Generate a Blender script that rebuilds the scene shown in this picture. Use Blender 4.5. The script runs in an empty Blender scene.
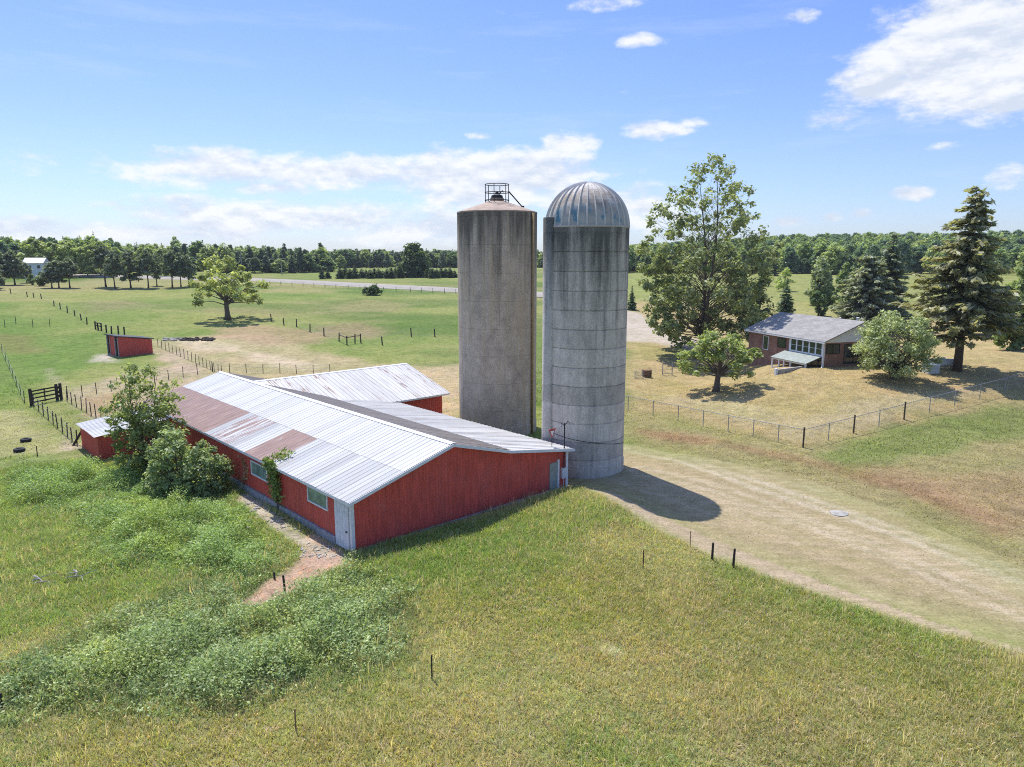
import bpy, math, random
import numpy as np
from mathutils import Vector

R = math.radians
rng = np.random.default_rng(7)
random.seed(7)
sc = bpy.context.scene
C = sc.collection

# ------------------------------------------------------------------ camera model
F, CAMH, CX, CY = 711.0, 16.0, 512.0, 383.5
PITCH = math.atan((CY - 258) / F)

def ray(px, py):
    x = (px - CX) / F
    y = -(py - CY) / F
    return np.array((x, math.cos(PITCH) + y * math.sin(PITCH), -math.sin(PITCH) + y * math.cos(PITCH)))

# ------------------------------------------------------------------ noise
def _hash(ix, iy, seed):
    h = (ix.astype(np.int64) * 374761393 + iy.astype(np.int64) * 668265263 + seed * 974711) & 0xffffffff
    h = ((h ^ (h >> 13)) * 1274126177) & 0xffffffff
    h = h ^ (h >> 16)
    return (h & 0xffff) / 65535.0

def vnoise(x, y, seed=0):
    x = np.asarray(x, float); y = np.asarray(y, float)
    ix = np.floor(x); iy = np.floor(y)
    fx = x - ix; fy = y - iy
    fx = fx * fx * (3 - 2 * fx); fy = fy * fy * (3 - 2 * fy)
    a = _hash(ix, iy, seed); b = _hash(ix + 1, iy, seed)
    c = _hash(ix, iy + 1, seed); d = _hash(ix + 1, iy + 1, seed)
    return (a * (1 - fx) + b * fx) * (1 - fy) + (c * (1 - fx) + d * fx) * fy

def fbm(x, y, seed=0, o=3):
    s = 0; a = .5; t = 0
    for k in range(o):
        s = s + a * vnoise(x * 2 ** k + 17.3 * k, y * 2 ** k - 9.1 * k, seed + k)
        t += a; a *= .5
    return s / t

def sstep(a, b, x):
    t = np.clip((x - a) / (b - a), 0, 1)
    return t * t * (3 - 2 * t)

# ------------------------------------------------------------------ terrain
_rr = np.arange(0, 2400, 2.0)
_zz = np.interp(_rr, [0, 105, 150, 200, 230, 270, 350, 450, 600, 2400], [0, 0, 2.0, 5.2, 6.3, 7.5, 9.3, 9.6, 9.6, 9.6])
_k = np.ones(17) / 17
_zz = np.convolve(np.pad(_zz, 8, mode='edge'), _k, mode='valid')

def terrain(x, y):
    x = np.asarray(x, float); y = np.asarray(y, float)
    r = np.hypot(x, np.maximum(y, 0))
    z = np.interp(r, _rr, _zz)
    # wooded rise far off to the right
    z = z + sstep(370, 620, r) * sstep(.05, .4, x / np.maximum(r, 1)) * 11.0
    z = z + sstep(700, 1500, r) * 1.0
    # rise the house stands on
    ax, ay, bx, by = 39., 85.5, 95., 101.
    t = np.clip(((x - ax) * (bx - ax) + (y - ay) * (by - ay)) / ((bx - ax) ** 2 + (by - ay) ** 2), 0, 1)
    d = np.hypot(x - ax - t * (bx - ax), y - ay - t * (by - ay))
    z = z + 2.4 * (1 - sstep(2, 24, d))
    z = z - 1.5 * (1 - sstep(30.5, 37., x)) * sstep(84.5, 89., y) * (1 - sstep(100, 112, y)) * sstep(16, 26, x)
    # grassy bank by the silo corner and rolling meadow
    z = z + .55 * np.exp(-(((x - 6.0) / 3.2) ** 2 + ((y - 43.6) / 3.0) ** 2))
    z = z + .5 * np.exp(-(((x + 21.0) / 5.0) ** 2 + ((y - 38.) / 5.0) ** 2))
    u, v = (x + 8.75) * .7373 + (y - 36.9) * .6756, -(x + 8.75) * .6756 + (y - 36.9) * .7373
    inside = sstep(-2.0, -.2, u) * sstep(-1.2, 0, v)
    near = np.exp(-(r / 120) ** 2) * (1 - inside)
    z = z + near * (.9 * (fbm(x * .05 + 3, y * .05, 5, 2) - .5) + .25 * (fbm(x * .3, y * .3, 9, 2) - .5))
    mid = sstep(60, 140, r) * (1 - sstep(400, 500, r))
    z = z + mid * 1.1 * (fbm(x * .02 + 8, y * .02, 15, 2) - .5)
    return z

_tt = np.concatenate([np.linspace(12, 130, 1200), np.geomspace(130.2, 1500, 1400)])
def G(px, py):
    """ground point seen at a pixel of the photograph"""
    r = ray(px, py)
    P = r[None, :] * _tt[:, None]
    hz = P[:, 2] + CAMH - terrain(P[:, 0], P[:, 1])
    i = np.argmax(hz < 0)
    if hz[i] >= 0: i = len(_tt) - 1
    t = _tt[i]
    if 0 < i and hz[i] < 0:
        a, b = hz[i - 1], hz[i]
        t = _tt[i - 1] + (_tt[i] - _tt[i - 1]) * a / (a - b)
    x, y = r[0] * t, r[1] * t
    return np.array((x, y, float(terrain(x, y))))

def at_z(px, py, z):
    r = ray(px, py); t = (z - CAMH) / r[2]
    return np.array((r[0] * t, r[1] * t, z))

def z_at(px_y, p):
    """height seen at pixel row px_y straight above ground point p"""
    k = -(px_y - CY) / F
    # (y cosP - dz sinP) * k = y sinP + dz cosP
    c, s = math.cos(PITCH), math.sin(PITCH)
    dz = (p[1] * c * k - p[1] * s) / (c + s * k)
    return CAMH + dz

# ------------------------------------------------------------------ object helpers
def tag(o, label=None, cat=None, group=None, kind=None):
    if label: o['label'] = label
    if cat: o['category'] = cat
    if group: o['group'] = group
    if kind: o['kind'] = kind
    return o

def thing(name, label, cat, loc=(0, 0, 0), group=None):
    o = bpy.data.objects.new(name, None); C.objects.link(o)
    o.location = tuple(float(q) for q in loc); o.empty_display_size = .3
    return tag(o, label, cat, group)

def root_loc(o):
    l = Vector((0, 0, 0))
    while o is not None:
        l = l + o.location; o = o.parent
    return l

def obj_from(name, me, mat=None, parent=None):
    o = bpy.data.objects.new(name, me); C.objects.link(o)
    if mat is not None:
        me.materials.clear()
        for m in (mat if isinstance(mat, (list, tuple)) else [mat]): me.materials.append(m)
    if parent is not None: o.parent = parent
    return o

class MB:
    """collects shapes in world coordinates and links them as ONE mesh object"""
    def __init__(s): s.v = []; s.f = []; s.uv = {}; s.at = {}; s.mi = []
    def add(s, verts, faces, uvs=None, mi=0, **attrs):
        b = len(s.v)
        s.v.extend([tuple(float(q) for q in p) for p in verts])
        for f in faces:
            s.f.append(tuple(i + b for i in f)); s.mi.append(mi)
        if uvs is not None:
            for i, q in enumerate(uvs): s.uv[b + i] = q
        for k, val in attrs.items():
            d = s.at.setdefault(k, {})
            for i in range(len(verts)): d[b + i] = val if not hasattr(val, '__len__') else val[i]
    def pbox(s, o, a, b, c, **k):
        o, a, b, c = (np.array(q, float) for q in (o, a, b, c))
        v = [o, o + a, o + a + b, o + b, o + c, o + a + c, o + a + b + c, o + b + c]
        s.add(v, [(0, 3, 2, 1), (4, 5, 6, 7), (0, 1, 5, 4), (1, 2, 6, 5), (2, 3, 7, 6), (3, 0, 4, 7)], **k)
    def box(s, c, size, rz=0., **k):
        ca, sa = math.cos(rz), math.sin(rz)
        x = np.array((ca, sa, 0)) * size[0]; y = np.array((-sa, ca, 0)) * size[1]; z = np.array((0, 0, 1.)) * size[2]
        s.pbox(np.array(c, float) - x / 2 - y / 2 - z / 2, x, y, z, **k)
    def tube(s, pts, rad, n=6, cap=True, **k):
        pts = [np.array(p, float) for p in pts]
        if not hasattr(rad, '__len__'): rad = [rad] * len(pts)
        vs = []; fs = []
        for i, p in enumerate(pts):
            d = pts[min(i + 1, len(pts) - 1)] - pts[max(i - 1, 0)]
            d = d / (np.linalg.norm(d) + 1e-9)
            h = np.array((0, 0, 1.)) if abs(d[2]) < .9 else np.array((1., 0, 0))
            a = np.cross(d, h); a /= np.linalg.norm(a); b = np.cross(d, a)
            for j in range(n):
                t = 2 * math.pi * j / n
                vs.append(p + rad[i] * (a * math.cos(t) + b * math.sin(t)))
        for i in range(len(pts) - 1):
            for j in range(n):
                q = i * n
                fs.append((q + j, q + (j + 1) % n, q + n + (j + 1) % n, q + n + j))
        if cap:
            fs.append(tuple(range(n))[::-1]); q = (len(pts) - 1) * n
            fs.append(tuple(q + j for j in range(n)))
        s.add(vs, fs, **k)
    def lathe(s, c, prof, n=48, a0=0., a1=2 * math.pi, **k):
        full = abs(a1 - a0 - 2 * math.pi) < 1e-6
        m = n if full else n + 1
        vs = []; fs = []
        for (r, z) in prof:
            for j in range(m):
                t = a0 + (a1 - a0) * j / n
                vs.append((c[0] + r * math.cos(t), c[1] + r * math.sin(t), c[2] + z))
        for i in range(len(prof) - 1):
            for j in range(n):
                j2 = (j + 1) % m
                fs.append((i * m + j, i * m + j2, (i + 1) * m + j2, (i + 1) * m + j))
        s.add(vs, fs, **k)
    def build(s, name, mat, parent=None, smooth=False, autosmooth=None):
        l = root_loc(parent) if parent is not None else Vector((0, 0, 0))
        me = bpy.data.meshes.new(name)
        me.from_pydata([(p[0] - l.x, p[1] - l.y, p[2] - l.z) for p in s.v], [], s.f)
        if s.uv:
            u = me.uv_layers.new(name='st')
            arr = np.zeros((len(me.loops), 2))
            vi = np.zeros(len(me.loops), int); me.loops.foreach_get('vertex_index', vi)
            tab = np.zeros((len(s.v), 2))
            for i, q in s.uv.items(): tab[i] = q
            u.data.foreach_set('uv', tab[vi].ravel())
        for k, d in s.at.items():
            a = me.attributes.new(k, 'FLOAT', 'POINT')
            t = np.zeros(len(s.v))
            for i, q in d.items(): t[i] = q
            a.data.foreach_set('value', t)
        if any(s.mi): me.polygons.foreach_set('material_index', s.mi)
        if smooth: me.polygons.foreach_set('use_smooth', [True] * len(me.polygons))
        me.update()
        o = obj_from(name, me, mat, parent)
        if autosmooth:
            bm_set_sharp(me, autosmooth)
        return o

def bm_set_sharp(me, ang):
    import bmesh
    bm = bmesh.new(); bm.from_mesh(me)
    for e in bm.edges:
        if len(e.link_faces) == 2 and e.calc_face_angle(0) > ang: e.smooth = False
    for f in bm.faces: f.smooth = True
    bm.to_mesh(me); bm.free()

def mesh_np(name, verts, quads, col=None):
    """big mesh from numpy arrays; quads may be (N,4) or (N,3)"""
    me = bpy.data.meshes.new(name)
    n, k = quads.shape
    me.vertices.add(len(verts)); me.vertices.foreach_set('co', np.ascontiguousarray(verts, np.float32).ravel())
    me.loops.add(n * k); me.loops.foreach_set('vertex_index', np.ascontiguousarray(quads, np.int32).ravel())
    me.polygons.add(n)
    me.polygons.foreach_set('loop_start', np.arange(0, n * k, k, dtype=np.int32))
    me.polygons.foreach_set('loop_total', np.full(n, k, np.int32))
    me.update(calc_edges=True)
    if col is not None:
        a = me.attributes.new('col', 'FLOAT_COLOR', 'POINT')
        c = np.ones((len(verts), 4), np.float32); c[:, :3] = col
        a.data.foreach_set('color', c.ravel())
    return me

def copy_tree(o, parent=None):
    c = o.copy(); C.objects.link(c)
    if parent is not None: c.parent = parent
    for ch in list(o.children): copy_tree(ch, c)
    return c

# ------------------------------------------------------------------ materials
class NT:
    def __init__(s, name):
        s.m = bpy.data.materials.new(name); s.m.use_nodes = True
        s.t = s.m.node_tree; s.t.nodes.clear()
        s.out = s.t.nodes.new('ShaderNodeOutputMaterial')
    def n(s, typ, **kw):
        nd = s.t.nodes.new(typ)
        for k, v in kw.items():
            if k.startswith('i_'):
                key = k[2:]
                key = int(key) if key.isdigit() else key.replace('_', ' ')
                s.set(nd.inputs[key], v)
            else: setattr(nd, k, v)
        return nd
    def set(s, inp, v):
        if isinstance(v, bpy.types.NodeSocket): s.t.links.new(v, inp)
        elif hasattr(v, '__len__') and inp.type == 'RGBA' and len(v) == 3: inp.default_value = (*v, 1)
        else: inp.default_value = v
    def noise(s, vec, scale, detail=3, rough=.55, dim='3D'):
        nd = s.n('ShaderNodeTexNoise', noise_dimensions=dim, i_Scale=scale, i_Detail=detail, i_Roughness=rough)
        if vec is not None: s.set(nd.inputs['Vector'], vec)
        return nd.outputs['Fac']
    def ramp(s, fac, stops):
        nd = s.n('ShaderNodeValToRGB'); s.set(nd.inputs[0], fac)
        e = nd.color_ramp.elements
        while len(e) > 1: e.remove(e[-1])
        for i, (p, c) in enumerate(stops):
            el = e[0] if i == 0 else e.new(p)
            el.position = p
            c = (c, c, c) if not hasattr(c, '__len__') else c
            el.color = (*c, 1)
        return nd.outputs[0]
    def mix(s, fac, a, b, blend='MIX'):
        nd = s.n('ShaderNodeMix', data_type='RGBA', blend_type=blend)
        s.set(nd.inputs[0], fac); s.set(nd.inputs[6], a); s.set(nd.inputs[7], b)
        return nd.outputs[2]
    def math(s, op, a, b=0., c=None):
        nd = s.n('ShaderNodeMath', operation=op); s.set(nd.inputs[0], a); s.set(nd.inputs[1], b)
        if c is not None: s.set(nd.inputs[2], c)
        return nd.outputs[0]
    def scale(s, vec, v3):
        nd = s.n('ShaderNodeVectorMath', operation='MULTIPLY'); s.set(nd.inputs[0], vec); nd.inputs[1].default_value = v3
        return nd.outputs[0]
    def attr(s, name, out='Fac'): return s.n('ShaderNodeAttribute', attribute_name=name).outputs[out]
    def pos(s): return s.n('ShaderNodeNewGeometry').outputs['Position']
    def objco(s): return s.n('ShaderNodeTexCoord').outputs['Object']
    def uv(s): return s.n('ShaderNodeUVMap', uv_map='st').outputs[0]
    def bump(s, h, strength=.4, dist=.05):
        return s.n('ShaderNodeBump', i_Strength=strength, i_Distance=dist, i_Height=h).outputs[0]
    def princ(s, col, rough=.8, metal=0., normal=None, spec=.3):
        p = s.n('ShaderNodeBsdfPrincipled')
        s.set(p.inputs['Base Color'], col); s.set(p.inputs['Roughness'], rough); s.set(p.inputs['Metallic'], metal)
        p.inputs['Specular IOR Level'].default_value = spec
        if normal is not None: s.set(p.inputs['Normal'], normal)
        return p.outputs[0]
    def done(s, sh):
        s.t.links.new(sh, s.out.inputs['Surface']); return s.m

def simple(name, col, rough=.7, metal=0., var=.25, scale=6., spec=.3):
    t = NT(name); p = t.objco()
    n = t.noise(p, scale, 4)
    c = t.mix(t.ramp(n, [(.3, 0), (.75, 1)]), tuple(q * (1 - var) for q in col), tuple(min(1, q * (1 + var * .6)) for q in col))
    return t.done(t.princ(c, rough, metal, t.bump(t.noise(p, scale * 5, 3), .2, .01), spec))

M = {}
def foliage_mat():
    t = NT('foliage')
    col = t.attr('col', 'Color')
    rnd = t.n('ShaderNodeObjectInfo').outputs['Random']
    k = t.math('MULTIPLY_ADD', rnd, .35, 1.9)
    col = t.mix(1., col, t.n('ShaderNodeCombineColor', i_Red=k, i_Green=k, i_Blue=k).outputs[0], 'MULTIPLY')
    d = t.n('ShaderNodeBsdfDiffuse', i_Color=col).outputs[0]
    tr = t.n('ShaderNodeBsdfTranslucent', i_Color=t.mix(1., col, (1.1, 1.15, .6), 'MULTIPLY')).outputs[0]
    g = t.n('ShaderNodeBsdfGlossy', i_Color=(.8, .85, .9), i_Roughness=.45).outputs[0]
    a = t.n('ShaderNodeMixShader', i_0=.45); t.t.links.new(d, a.inputs[1]); t.t.links.new(tr, a.inputs[2])
    b = t.n('ShaderNodeMixShader', i_0=.02); t.t.links.new(a.outputs[0], b.inputs[1]); t.t.links.new(g, b.inputs[2])
    return t.done(b.outputs[0])
M['leaf'] = foliage_mat()
def blade_mat():
    t = NT('grass_blade')
    col = t.attr('col', 'Color')
    nv = t.n('ShaderNodeVectorMath', operation='ADD')
    t.set(nv.inputs[0], t.scale(t.n('ShaderNodeNewGeometry').outputs['Normal'], (.45, .45, .45))); nv.inputs[1].default_value = (0, 0, .75)
    nn = t.n('ShaderNodeVectorMath', operation='NORMALIZE'); t.set(nn.inputs[0], nv.outputs[0])
    d = t.n('ShaderNodeBsdfDiffuse', i_Color=col); t.set(d.inputs['Normal'], nn.outputs[0])
    tr = t.n('ShaderNodeBsdfTranslucent', i_Color=t.mix(1., col, (1.1, 1.1, .7), 'MULTIPLY')).outputs[0]
    a = t.n('ShaderNodeMixShader', i_0=.3); t.t.links.new(d.outputs[0], a.inputs[1]); t.t.links.new(tr, a.inputs[2])
    return t.done(a.outputs[0])
M['blade'] = blade_mat()

def bark_mat(name, a, b):
    t = NT(name); p = t.objco()
    n = t.noise(t.scale(p, (6, 6, 1.2)), 3., 5)
    return t.done(t.princ(t.ramp(n, [(.3, a), (.7, b)]), .9, 0, t.bump(n, .6, .04), .1))
M['bark'] = bark_mat('grey_bark', (.07, .055, .042), (.2, .17, .135))
M['bark_red'] = bark_mat('pine_bark', (.06, .042, .033), (.17, .12, .09))

def ground_mat(name, grass=True):
    t = NT(name); p = t.pos()
    col = t.attr('col', 'Color')
    fine = t.noise(p, 7.0, 5, .7)
    med = t.noise(p, 1.1, 4, .6)
    big = t.noise(p, .16, 3, .55)
    k = t.ramp(fine, [(.22, .38 if grass else .5), (.5, 1.0), (.78, 1.5 if grass else 1.42)])
    c = t.mix(1., col, k, 'MULTIPLY')
    k2 = t.ramp(med, [(.25, .68 if grass else .82), (.5, 1.), (.8, 1.25)])
    c = t.mix(1., c, k2, 'MULTIPLY')
    k3 = t.ramp(big, [(.3, (.86, .92, .8)), (.55, (1, 1, 1)), (.75, (1.14, 1.06, 1.1))])
    c = t.mix(1., c, k3, 'MULTIPLY')
    h = t.math('ADD', fine, t.math('MULTIPLY', med, 1.5))
    return t.done(t.princ(c, .95, 0, t.bump(h, .8 if grass else .4, .18 if grass else .05), .05))
M['ground'] = ground_mat('meadow_ground', True)
def track_mat():
    t = NT('gravel_and_dry_grass_track'); p = t.pos()
    mp = t.n('ShaderNodeMapping'); mp.inputs['Rotation'].default_value = (0, 0, R(46)); mp.inputs['Scale'].default_value = (.28, 1.5, 1); t.set(mp.inputs['Vector'], p)
    streak = t.noise(mp.outputs[0], 1.6, 6, .68)
    fine = t.noise(p, 8., 5, .75); med = t.noise(p, 1.3, 5, .65)
    c = t.mix(1., t.attr('col', 'Color'), t.ramp(fine, [(.25, .45), (.5, .96), (.75, 1.4)]), 'MULTIPLY')
    c = t.mix(1., c, t.ramp(med, [(.28, (.74, .76, .66)), (.5, (1, 1, 1)), (.75, (1.16, 1.13, 1.1))]), 'MULTIPLY')
    c = t.mix(t.ramp(streak, [(.47, 0), (.62, .5)]), c, (.215, .185, .082))
    c = t.mix(t.ramp(streak, [(.3, .4), (.42, 0)]), c, (.45, .37, .26))
    return t.done(t.princ(c, .95, 0, t.bump(t.math('ADD', fine, med), .6, .06), .05))
M['track'] = track_mat()

def roof_mat(name, base, rustc, streak=.5):
    t = NT(name); uv = t.uv()
    rust = t.attr('rust'); tone = t.attr('tone')
    lng = t.noise(t.scale(uv, (5.0, .35, 1)), 1.0, 4, .6)
    blot = t.noise(t.scale(uv, (1.2, .8, 1)), 1.0, 5, .6)
    fine = t.noise(uv, 14., 3)
    c = t.mix(tone, tuple(q * .66 for q in base), tuple(min(.9, q * 1.06) for q in base))
    c = t.mix(t.math('MULTIPLY', t.attr('crest'), .06), c, (.3, .3, .3))
    c = t.mix(t.math('MULTIPLY', t.ramp(lng, [(.52, 0), (.72, 1)]), streak), c, (.30, .25, .21))
    c = t.mix(t.math('MULTIPLY', t.ramp(blot, [(.55, 0), (.8, 1)]), streak * .5), c, (.42, .41, .39))
    rc = t.ramp(t.noise(t.scale(uv, (6., .6, 1)), 1., 4), [(.25, tuple(q * .6 for q in rustc)), (.55, rustc), (.8, (.42, .33, .28))])
    rag = t.noise(t.scale(uv, (2.6, .5, 1)), 1., 5, .7)
    rf = t.ramp(t.math('ADD', rust, t.math('MULTIPLY_ADD', t.math('ADD', t.math('MULTIPLY', lng, .5), t.math('MULTIPLY', rag, .5)), 1.9, -.95)), [(.47, 0), (.56, 1)])
    rc_l = t.attr('crest')
    rc = t.mix(t.math('MULTIPLY', rc_l, .7), rc, (.44, .36, .32))
    c = t.mix(rf, c, rc)
    c = t.mix(.25, c, t.mix(1., c, t.ramp(fine, [(.3, .6), (.7, 1.3)]), 'MULTIPLY'))
    return t.done(t.princ(c, t.ramp(blot, [(.3, .42), (.7, .65)]), .0, t.bump(fine, .1, .01), .35))
M['roof_white'] = roof_mat('white_sheet_roofing', (.45, .45, .435), (.21, .112, .082), .6)
M['roof_streaked'] = roof_mat('streaked_sheet_roofing', (.50, .49, .46), (.22, .12, .08), 1.0)
M['roof_grey'] = roof_mat('weathered_dark_sheet_roofing', (.17, .148, .13), (.15, .105, .08), .5)

def siding_mat(name, col, dirt=.5):
    t = NT(name); uv = t.uv()
    n1 = t.noise(t.scale(uv, (7., .5, 1)), 1., 4, .6)
    n2 = t.noise(uv, .9, 4)
    z = t.n('ShaderNodeSeparateXYZ', i_0=uv).outputs['Y']
    c = t.mix(t.ramp(n1, [(.3, 0), (.7, 1)]), tuple(q * .7 for q in col), tuple(q * 1.25 for q in col))
    c = t.mix(t.math('MULTIPLY', t.ramp(n2, [(.5, 0), (.75, 1)]), dirt), c, tuple(q * .55 + .02 for q in col))
    fade = t.noise(t.scale(uv, (.55, .35, 1)), 1., 5, .65)
    c = t.mix(t.math('MULTIPLY', t.ramp(fade, [(.5, 0), (.75, 1)]), .45), c, tuple(q * .8 + .09 for q in col))
    low = t.ramp(t.math('ADD', t.math('MULTIPLY', z, -1.2), n2), [(.25, 0), (.7, .6)])
    c = t.mix(low, c, (.17, .10, .08))
    return t.done(t.princ(c, .6, 0, t.bump(n1, .15, .01), .3))
M['red_siding'] = siding_mat('red_painted_siding', (.56, .085, .062))
M['white_paint'] = simple('weathered_white_paint', (.66, .69, .72), .6, 0, .18, 3)
M['white_trim'] = simple('white_metal_trim', (.7, .71, .72), .5, 0, .12, 4)
M['concrete'] = simple('pale_concrete', (.40, .39, .37), .9, 0, .35, 3, .1)
M['foundation'] = simple('bluish_concrete_footing', (.33, .34, .37), .9, 0, .35, 3, .1)
M['dark_metal'] = simple('dark_weathered_metal', (.035, .034, .034), .6, .2, .3, 8)
M['grey_metal'] = simple('galvanised_steel', (.34, .35, .36), .5, .3, .2, 8)
M['wood'] = simple('weathered_wood', (.11, .085, .062), .9, 0, .45, 8, .1)
M['old_wood'] = simple('dark_old_wood', (.055, .045, .038), .9, 0, .4, 8, .1)
M['tan_wood'] = simple('brown_wood', (.24, .15, .09), .85, 0, .35, 7, .1)
M['rubber'] = simple('black_rubber', (.02, .02, .021), .75, 0, .3, 10)
M['rock'] = simple('pale_stone', (.36, .34, .30), .9, 0, .3, 3, .1)
M['white_plastic'] = simple('pale_enamel', (.62, .63, .62), .5, 0, .12, 4)
M['red_tin'] = simple('red_painted_tin', (.45, .06, .05), .5, 0, .15, 6)
M['shingle'] = None

def silo_mat(name, base, stain, top, tan, tanamt, ringsp=None, clean_below=0):
    t = NT(name); p = t.objco()
    sep = t.n('ShaderNodeSeparateXYZ', i_0=p)
    z = sep.outputs['Z']
    st = t.noise(t.scale(p, (1.3, 1.3, .07)), 1., 5, .65)
    st2 = t.noise(t.scale(p, (3.4, 3.4, .12)), 1., 4, .6)
    bl = t.noise(t.scale(p, (.5, .5, .28)), 1., 4, .6)
    fine = t.noise(p, 9., 4, .6)
    zt = t.n('ShaderNodeMapRange', i_1=top - 10.5, i_2=top).outputs[0]
    t.set(zt.node.inputs[0], z)
    amt = t.math('ADD', st, t.math('MULTIPLY', t.math('POWER', zt, 1.7), .36))
    amt = t.math('ADD', amt, t.math('MULTIPLY_ADD', bl, .3, -.15))
    mot = t.noise(t.scale(p, (.9, .9, .6)), 1.6, 6, .7)
    c = t.mix(t.ramp(t.math('ADD', t.math('MULTIPLY', bl, .5), t.math('MULTIPLY', mot, .5)), [(.36, 0), (.64, 1)]), tuple(q * .66 for q in base), tuple(q * 1.22 for q in base))
    c = t.mix(t.math('MULTIPLY', t.ramp(t.math('ADD', st2, t.math('MULTIPLY_ADD', bl, .6, -.3)), [(.45, 0), (.68, 1)]), tanamt), c, tan)
    c = t.mix(t.ramp(amt, [(.58, 0), (.84, .85)]), c, stain)
    c = t.mix(1., c, t.ramp(fine, [(.25, .72), (.5, 1.), (.8, 1.18)]), 'MULTIPLY')
    if ringsp:
        # each poured lift of concrete dries to a slightly different tone
        lift = t.math('FLOOR', t.math('DIVIDE', z, ringsp))
        wn = t.n('ShaderNodeTexWhiteNoise', noise_dimensions='1D'); t.set(wn.inputs['W'], lift)
        k = t.math('MULTIPLY_ADD', wn.outputs['Value'], .3, .86)
        c = t.mix(1., c, t.n('ShaderNodeCombineColor', i_Red=k, i_Green=k, i_Blue=k).outputs[0], 'MULTIPLY')
    return t.done(t.princ(c, .92, 0, t.bump(t.math('ADD', fine, st2), .35, .03), .1))
M['silo_tan'] = silo_mat('stained_tan_concrete', (.50, .42, .33), (.085, .075, .062), 20.0, (.44, .34, .21), .6)
M['silo_grey'] = silo_mat('stained_grey_concrete', (.55, .495, .415), (.065, .066, .06), 18.2, (.30, .28, .24), .45, 1.37)

def dome_mat():
    t = NT('weathered_dome_sheet'); p = t.objco()
    z = t.n('ShaderNodeSeparateXYZ', i_0=p).outputs['Z']
    h = t.n('ShaderNodeMapRange', i_1=18.2, i_2=21.3).outputs[0]; t.set(h.node.inputs[0], z)
    st = t.noise(t.scale(p, (2.6, 2.6, .5)), 1., 5, .65)
    b = t.noise(p, .9, 4, .6)
    c = t.ramp(st, [(.3, (.25, .20, .155)), (.5, (.42, .36, .295)), (.7, (.58, .53, .46))])
    pale = t.math('MULTIPLY', t.ramp(t.math('ADD', h, t.math('MULTIPLY_ADD', st, .5, -.25)), [(.7, 0), (.97, 1)]), .8)
    c = t.mix(pale, c, (.62, .6, .57))
    lowm = t.ramp(t.math('ADD', h, t.math('MULTIPLY_ADD', b, .5, -.25)), [(.16, 1), (.4, 0)])
    c = t.mix(t.math('MULTIPLY', lowm, .7), c, (.42, .41, .385))
    blue = t.math('MULTIPLY', t.ramp(t.math('ADD', t.math('MULTIPLY', b, .7), t.math('MULTIPLY', st, .4)), [(.54, 0), (.64, 1)]),
                  t.ramp(h, [(.03, 0), (.12, 1), (.3, 1), (.5, 0)]))
    c = t.mix(t.math('MULTIPLY', blue, .85), c, (.045, .19, .27))
    c = t.mix(t.math('MULTIPLY', t.attr('rib'), .75), c, (.74, .71, .66))
    return t.done(t.princ(c, .75, .0, t.bump(st, .1, .02), .1))
M['dome'] = dome_mat()
M['cone_roof'] = simple('tan_cement_cap', (.38, .29, .22), .85, 0, .3, 1.6)

def brick_mat():
    t = NT('red_brown_brick'); uv = t.uv()
    b = t.n('ShaderNodeTexBrick', i_Scale=1.0, i_Color1=(.20, .085, .06), i_Color2=(.28, .14, .095), i_Mortar=(.33, .28, .24))
    t.set(b.inputs['Vector'], uv)
    b.inputs['Mortar Size'].default_value = .012; b.inputs['Brick Width'].default_value = .4; b.inputs['Row Height'].default_value = .13
    n = t.noise(uv, .8, 4)
    c = t.mix(1., b.outputs[0], t.ramp(n, [(.3, .75), (.7, 1.2)]), 'MULTIPLY')
    return t.done(t.princ(c, .85, 0, t.bump(b.outputs['Fac'], -.3, .01), .1))
M['brick'] = brick_mat()
def shingle_mat():
    t = NT('grey_asphalt_shingle'); uv = t.uv()
    b = t.n('ShaderNodeTexBrick', i_Scale=1.0, i_Color1=(.25, .238, .22), i_Color2=(.32, .305, .285), i_Mortar=(.19, .18, .17))
    t.set(b.inputs['Vector'], uv)
    b.inputs['Mortar Size'].default_value = .02; b.inputs['Brick Width'].default_value = .9; b.inputs['Row Height'].default_value = .28
    n = t.noise(uv, .5, 4)
    c = t.mix(1., b.outputs[0], t.ramp(n, [(.3, .84), (.7, 1.12)]), 'MULTIPLY')
    return t.done(t.princ(c, .9, 0, t.bump(t.noise(uv, 20, 2), .3, .01), .1))
M['shingle'] = shingle_mat()
def glass_mat(name, col):
    t = NT(name); p = t.objco()
    c = t.mix(t.ramp(t.noise(p, 1.3, 3), [(.35, 0), (.65, 1)]), col, tuple(q * 1.8 + .01 for q in col))
    return t.done(t.princ(c, .08, 0, None, .6))
M['glass_dark'] = glass_mat('dark_window_glass', (.012, .018, .016))
M['glass_dusty'] = glass_mat('dusty_window_glass', (.14, .19, .16))
M['house_siding'] = simple('pale_grey_siding', (.72, .74, .74), .7, 0, .1, 3)
M['porch_roof'] = simple('pale_green_porch_sheet', (.27, .30, .265), .6, 0, .25, 2)
def chain_mat():
    t = NT('chain_link_wire'); uv = t.uv()
    sep = t.n('ShaderNodeSeparateXYZ', i_0=uv)
    def band(op):
        q = t.math('FRACT', t.math('MULTIPLY', t.math(op, sep.outputs['X'], sep.outputs['Y']), 14.))
        return t.math('LESS_THAN', q, .075)
    m = t.math('MAXIMUM', band('ADD'), band('SUBTRACT'))
    tr = t.n('ShaderNodeBsdfTransparent').outputs[0]
    sh = t.princ((.27, .27, .26), .5, .3)
    mx = t.n('ShaderNodeMixShader'); t.set(mx.inputs[0], m); t.t.links.new(tr, mx.inputs[1]); t.t.links.new(sh, mx.inputs[2])
    return t.done(mx.outputs[0])
M['chain'] = chain_mat()

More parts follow.
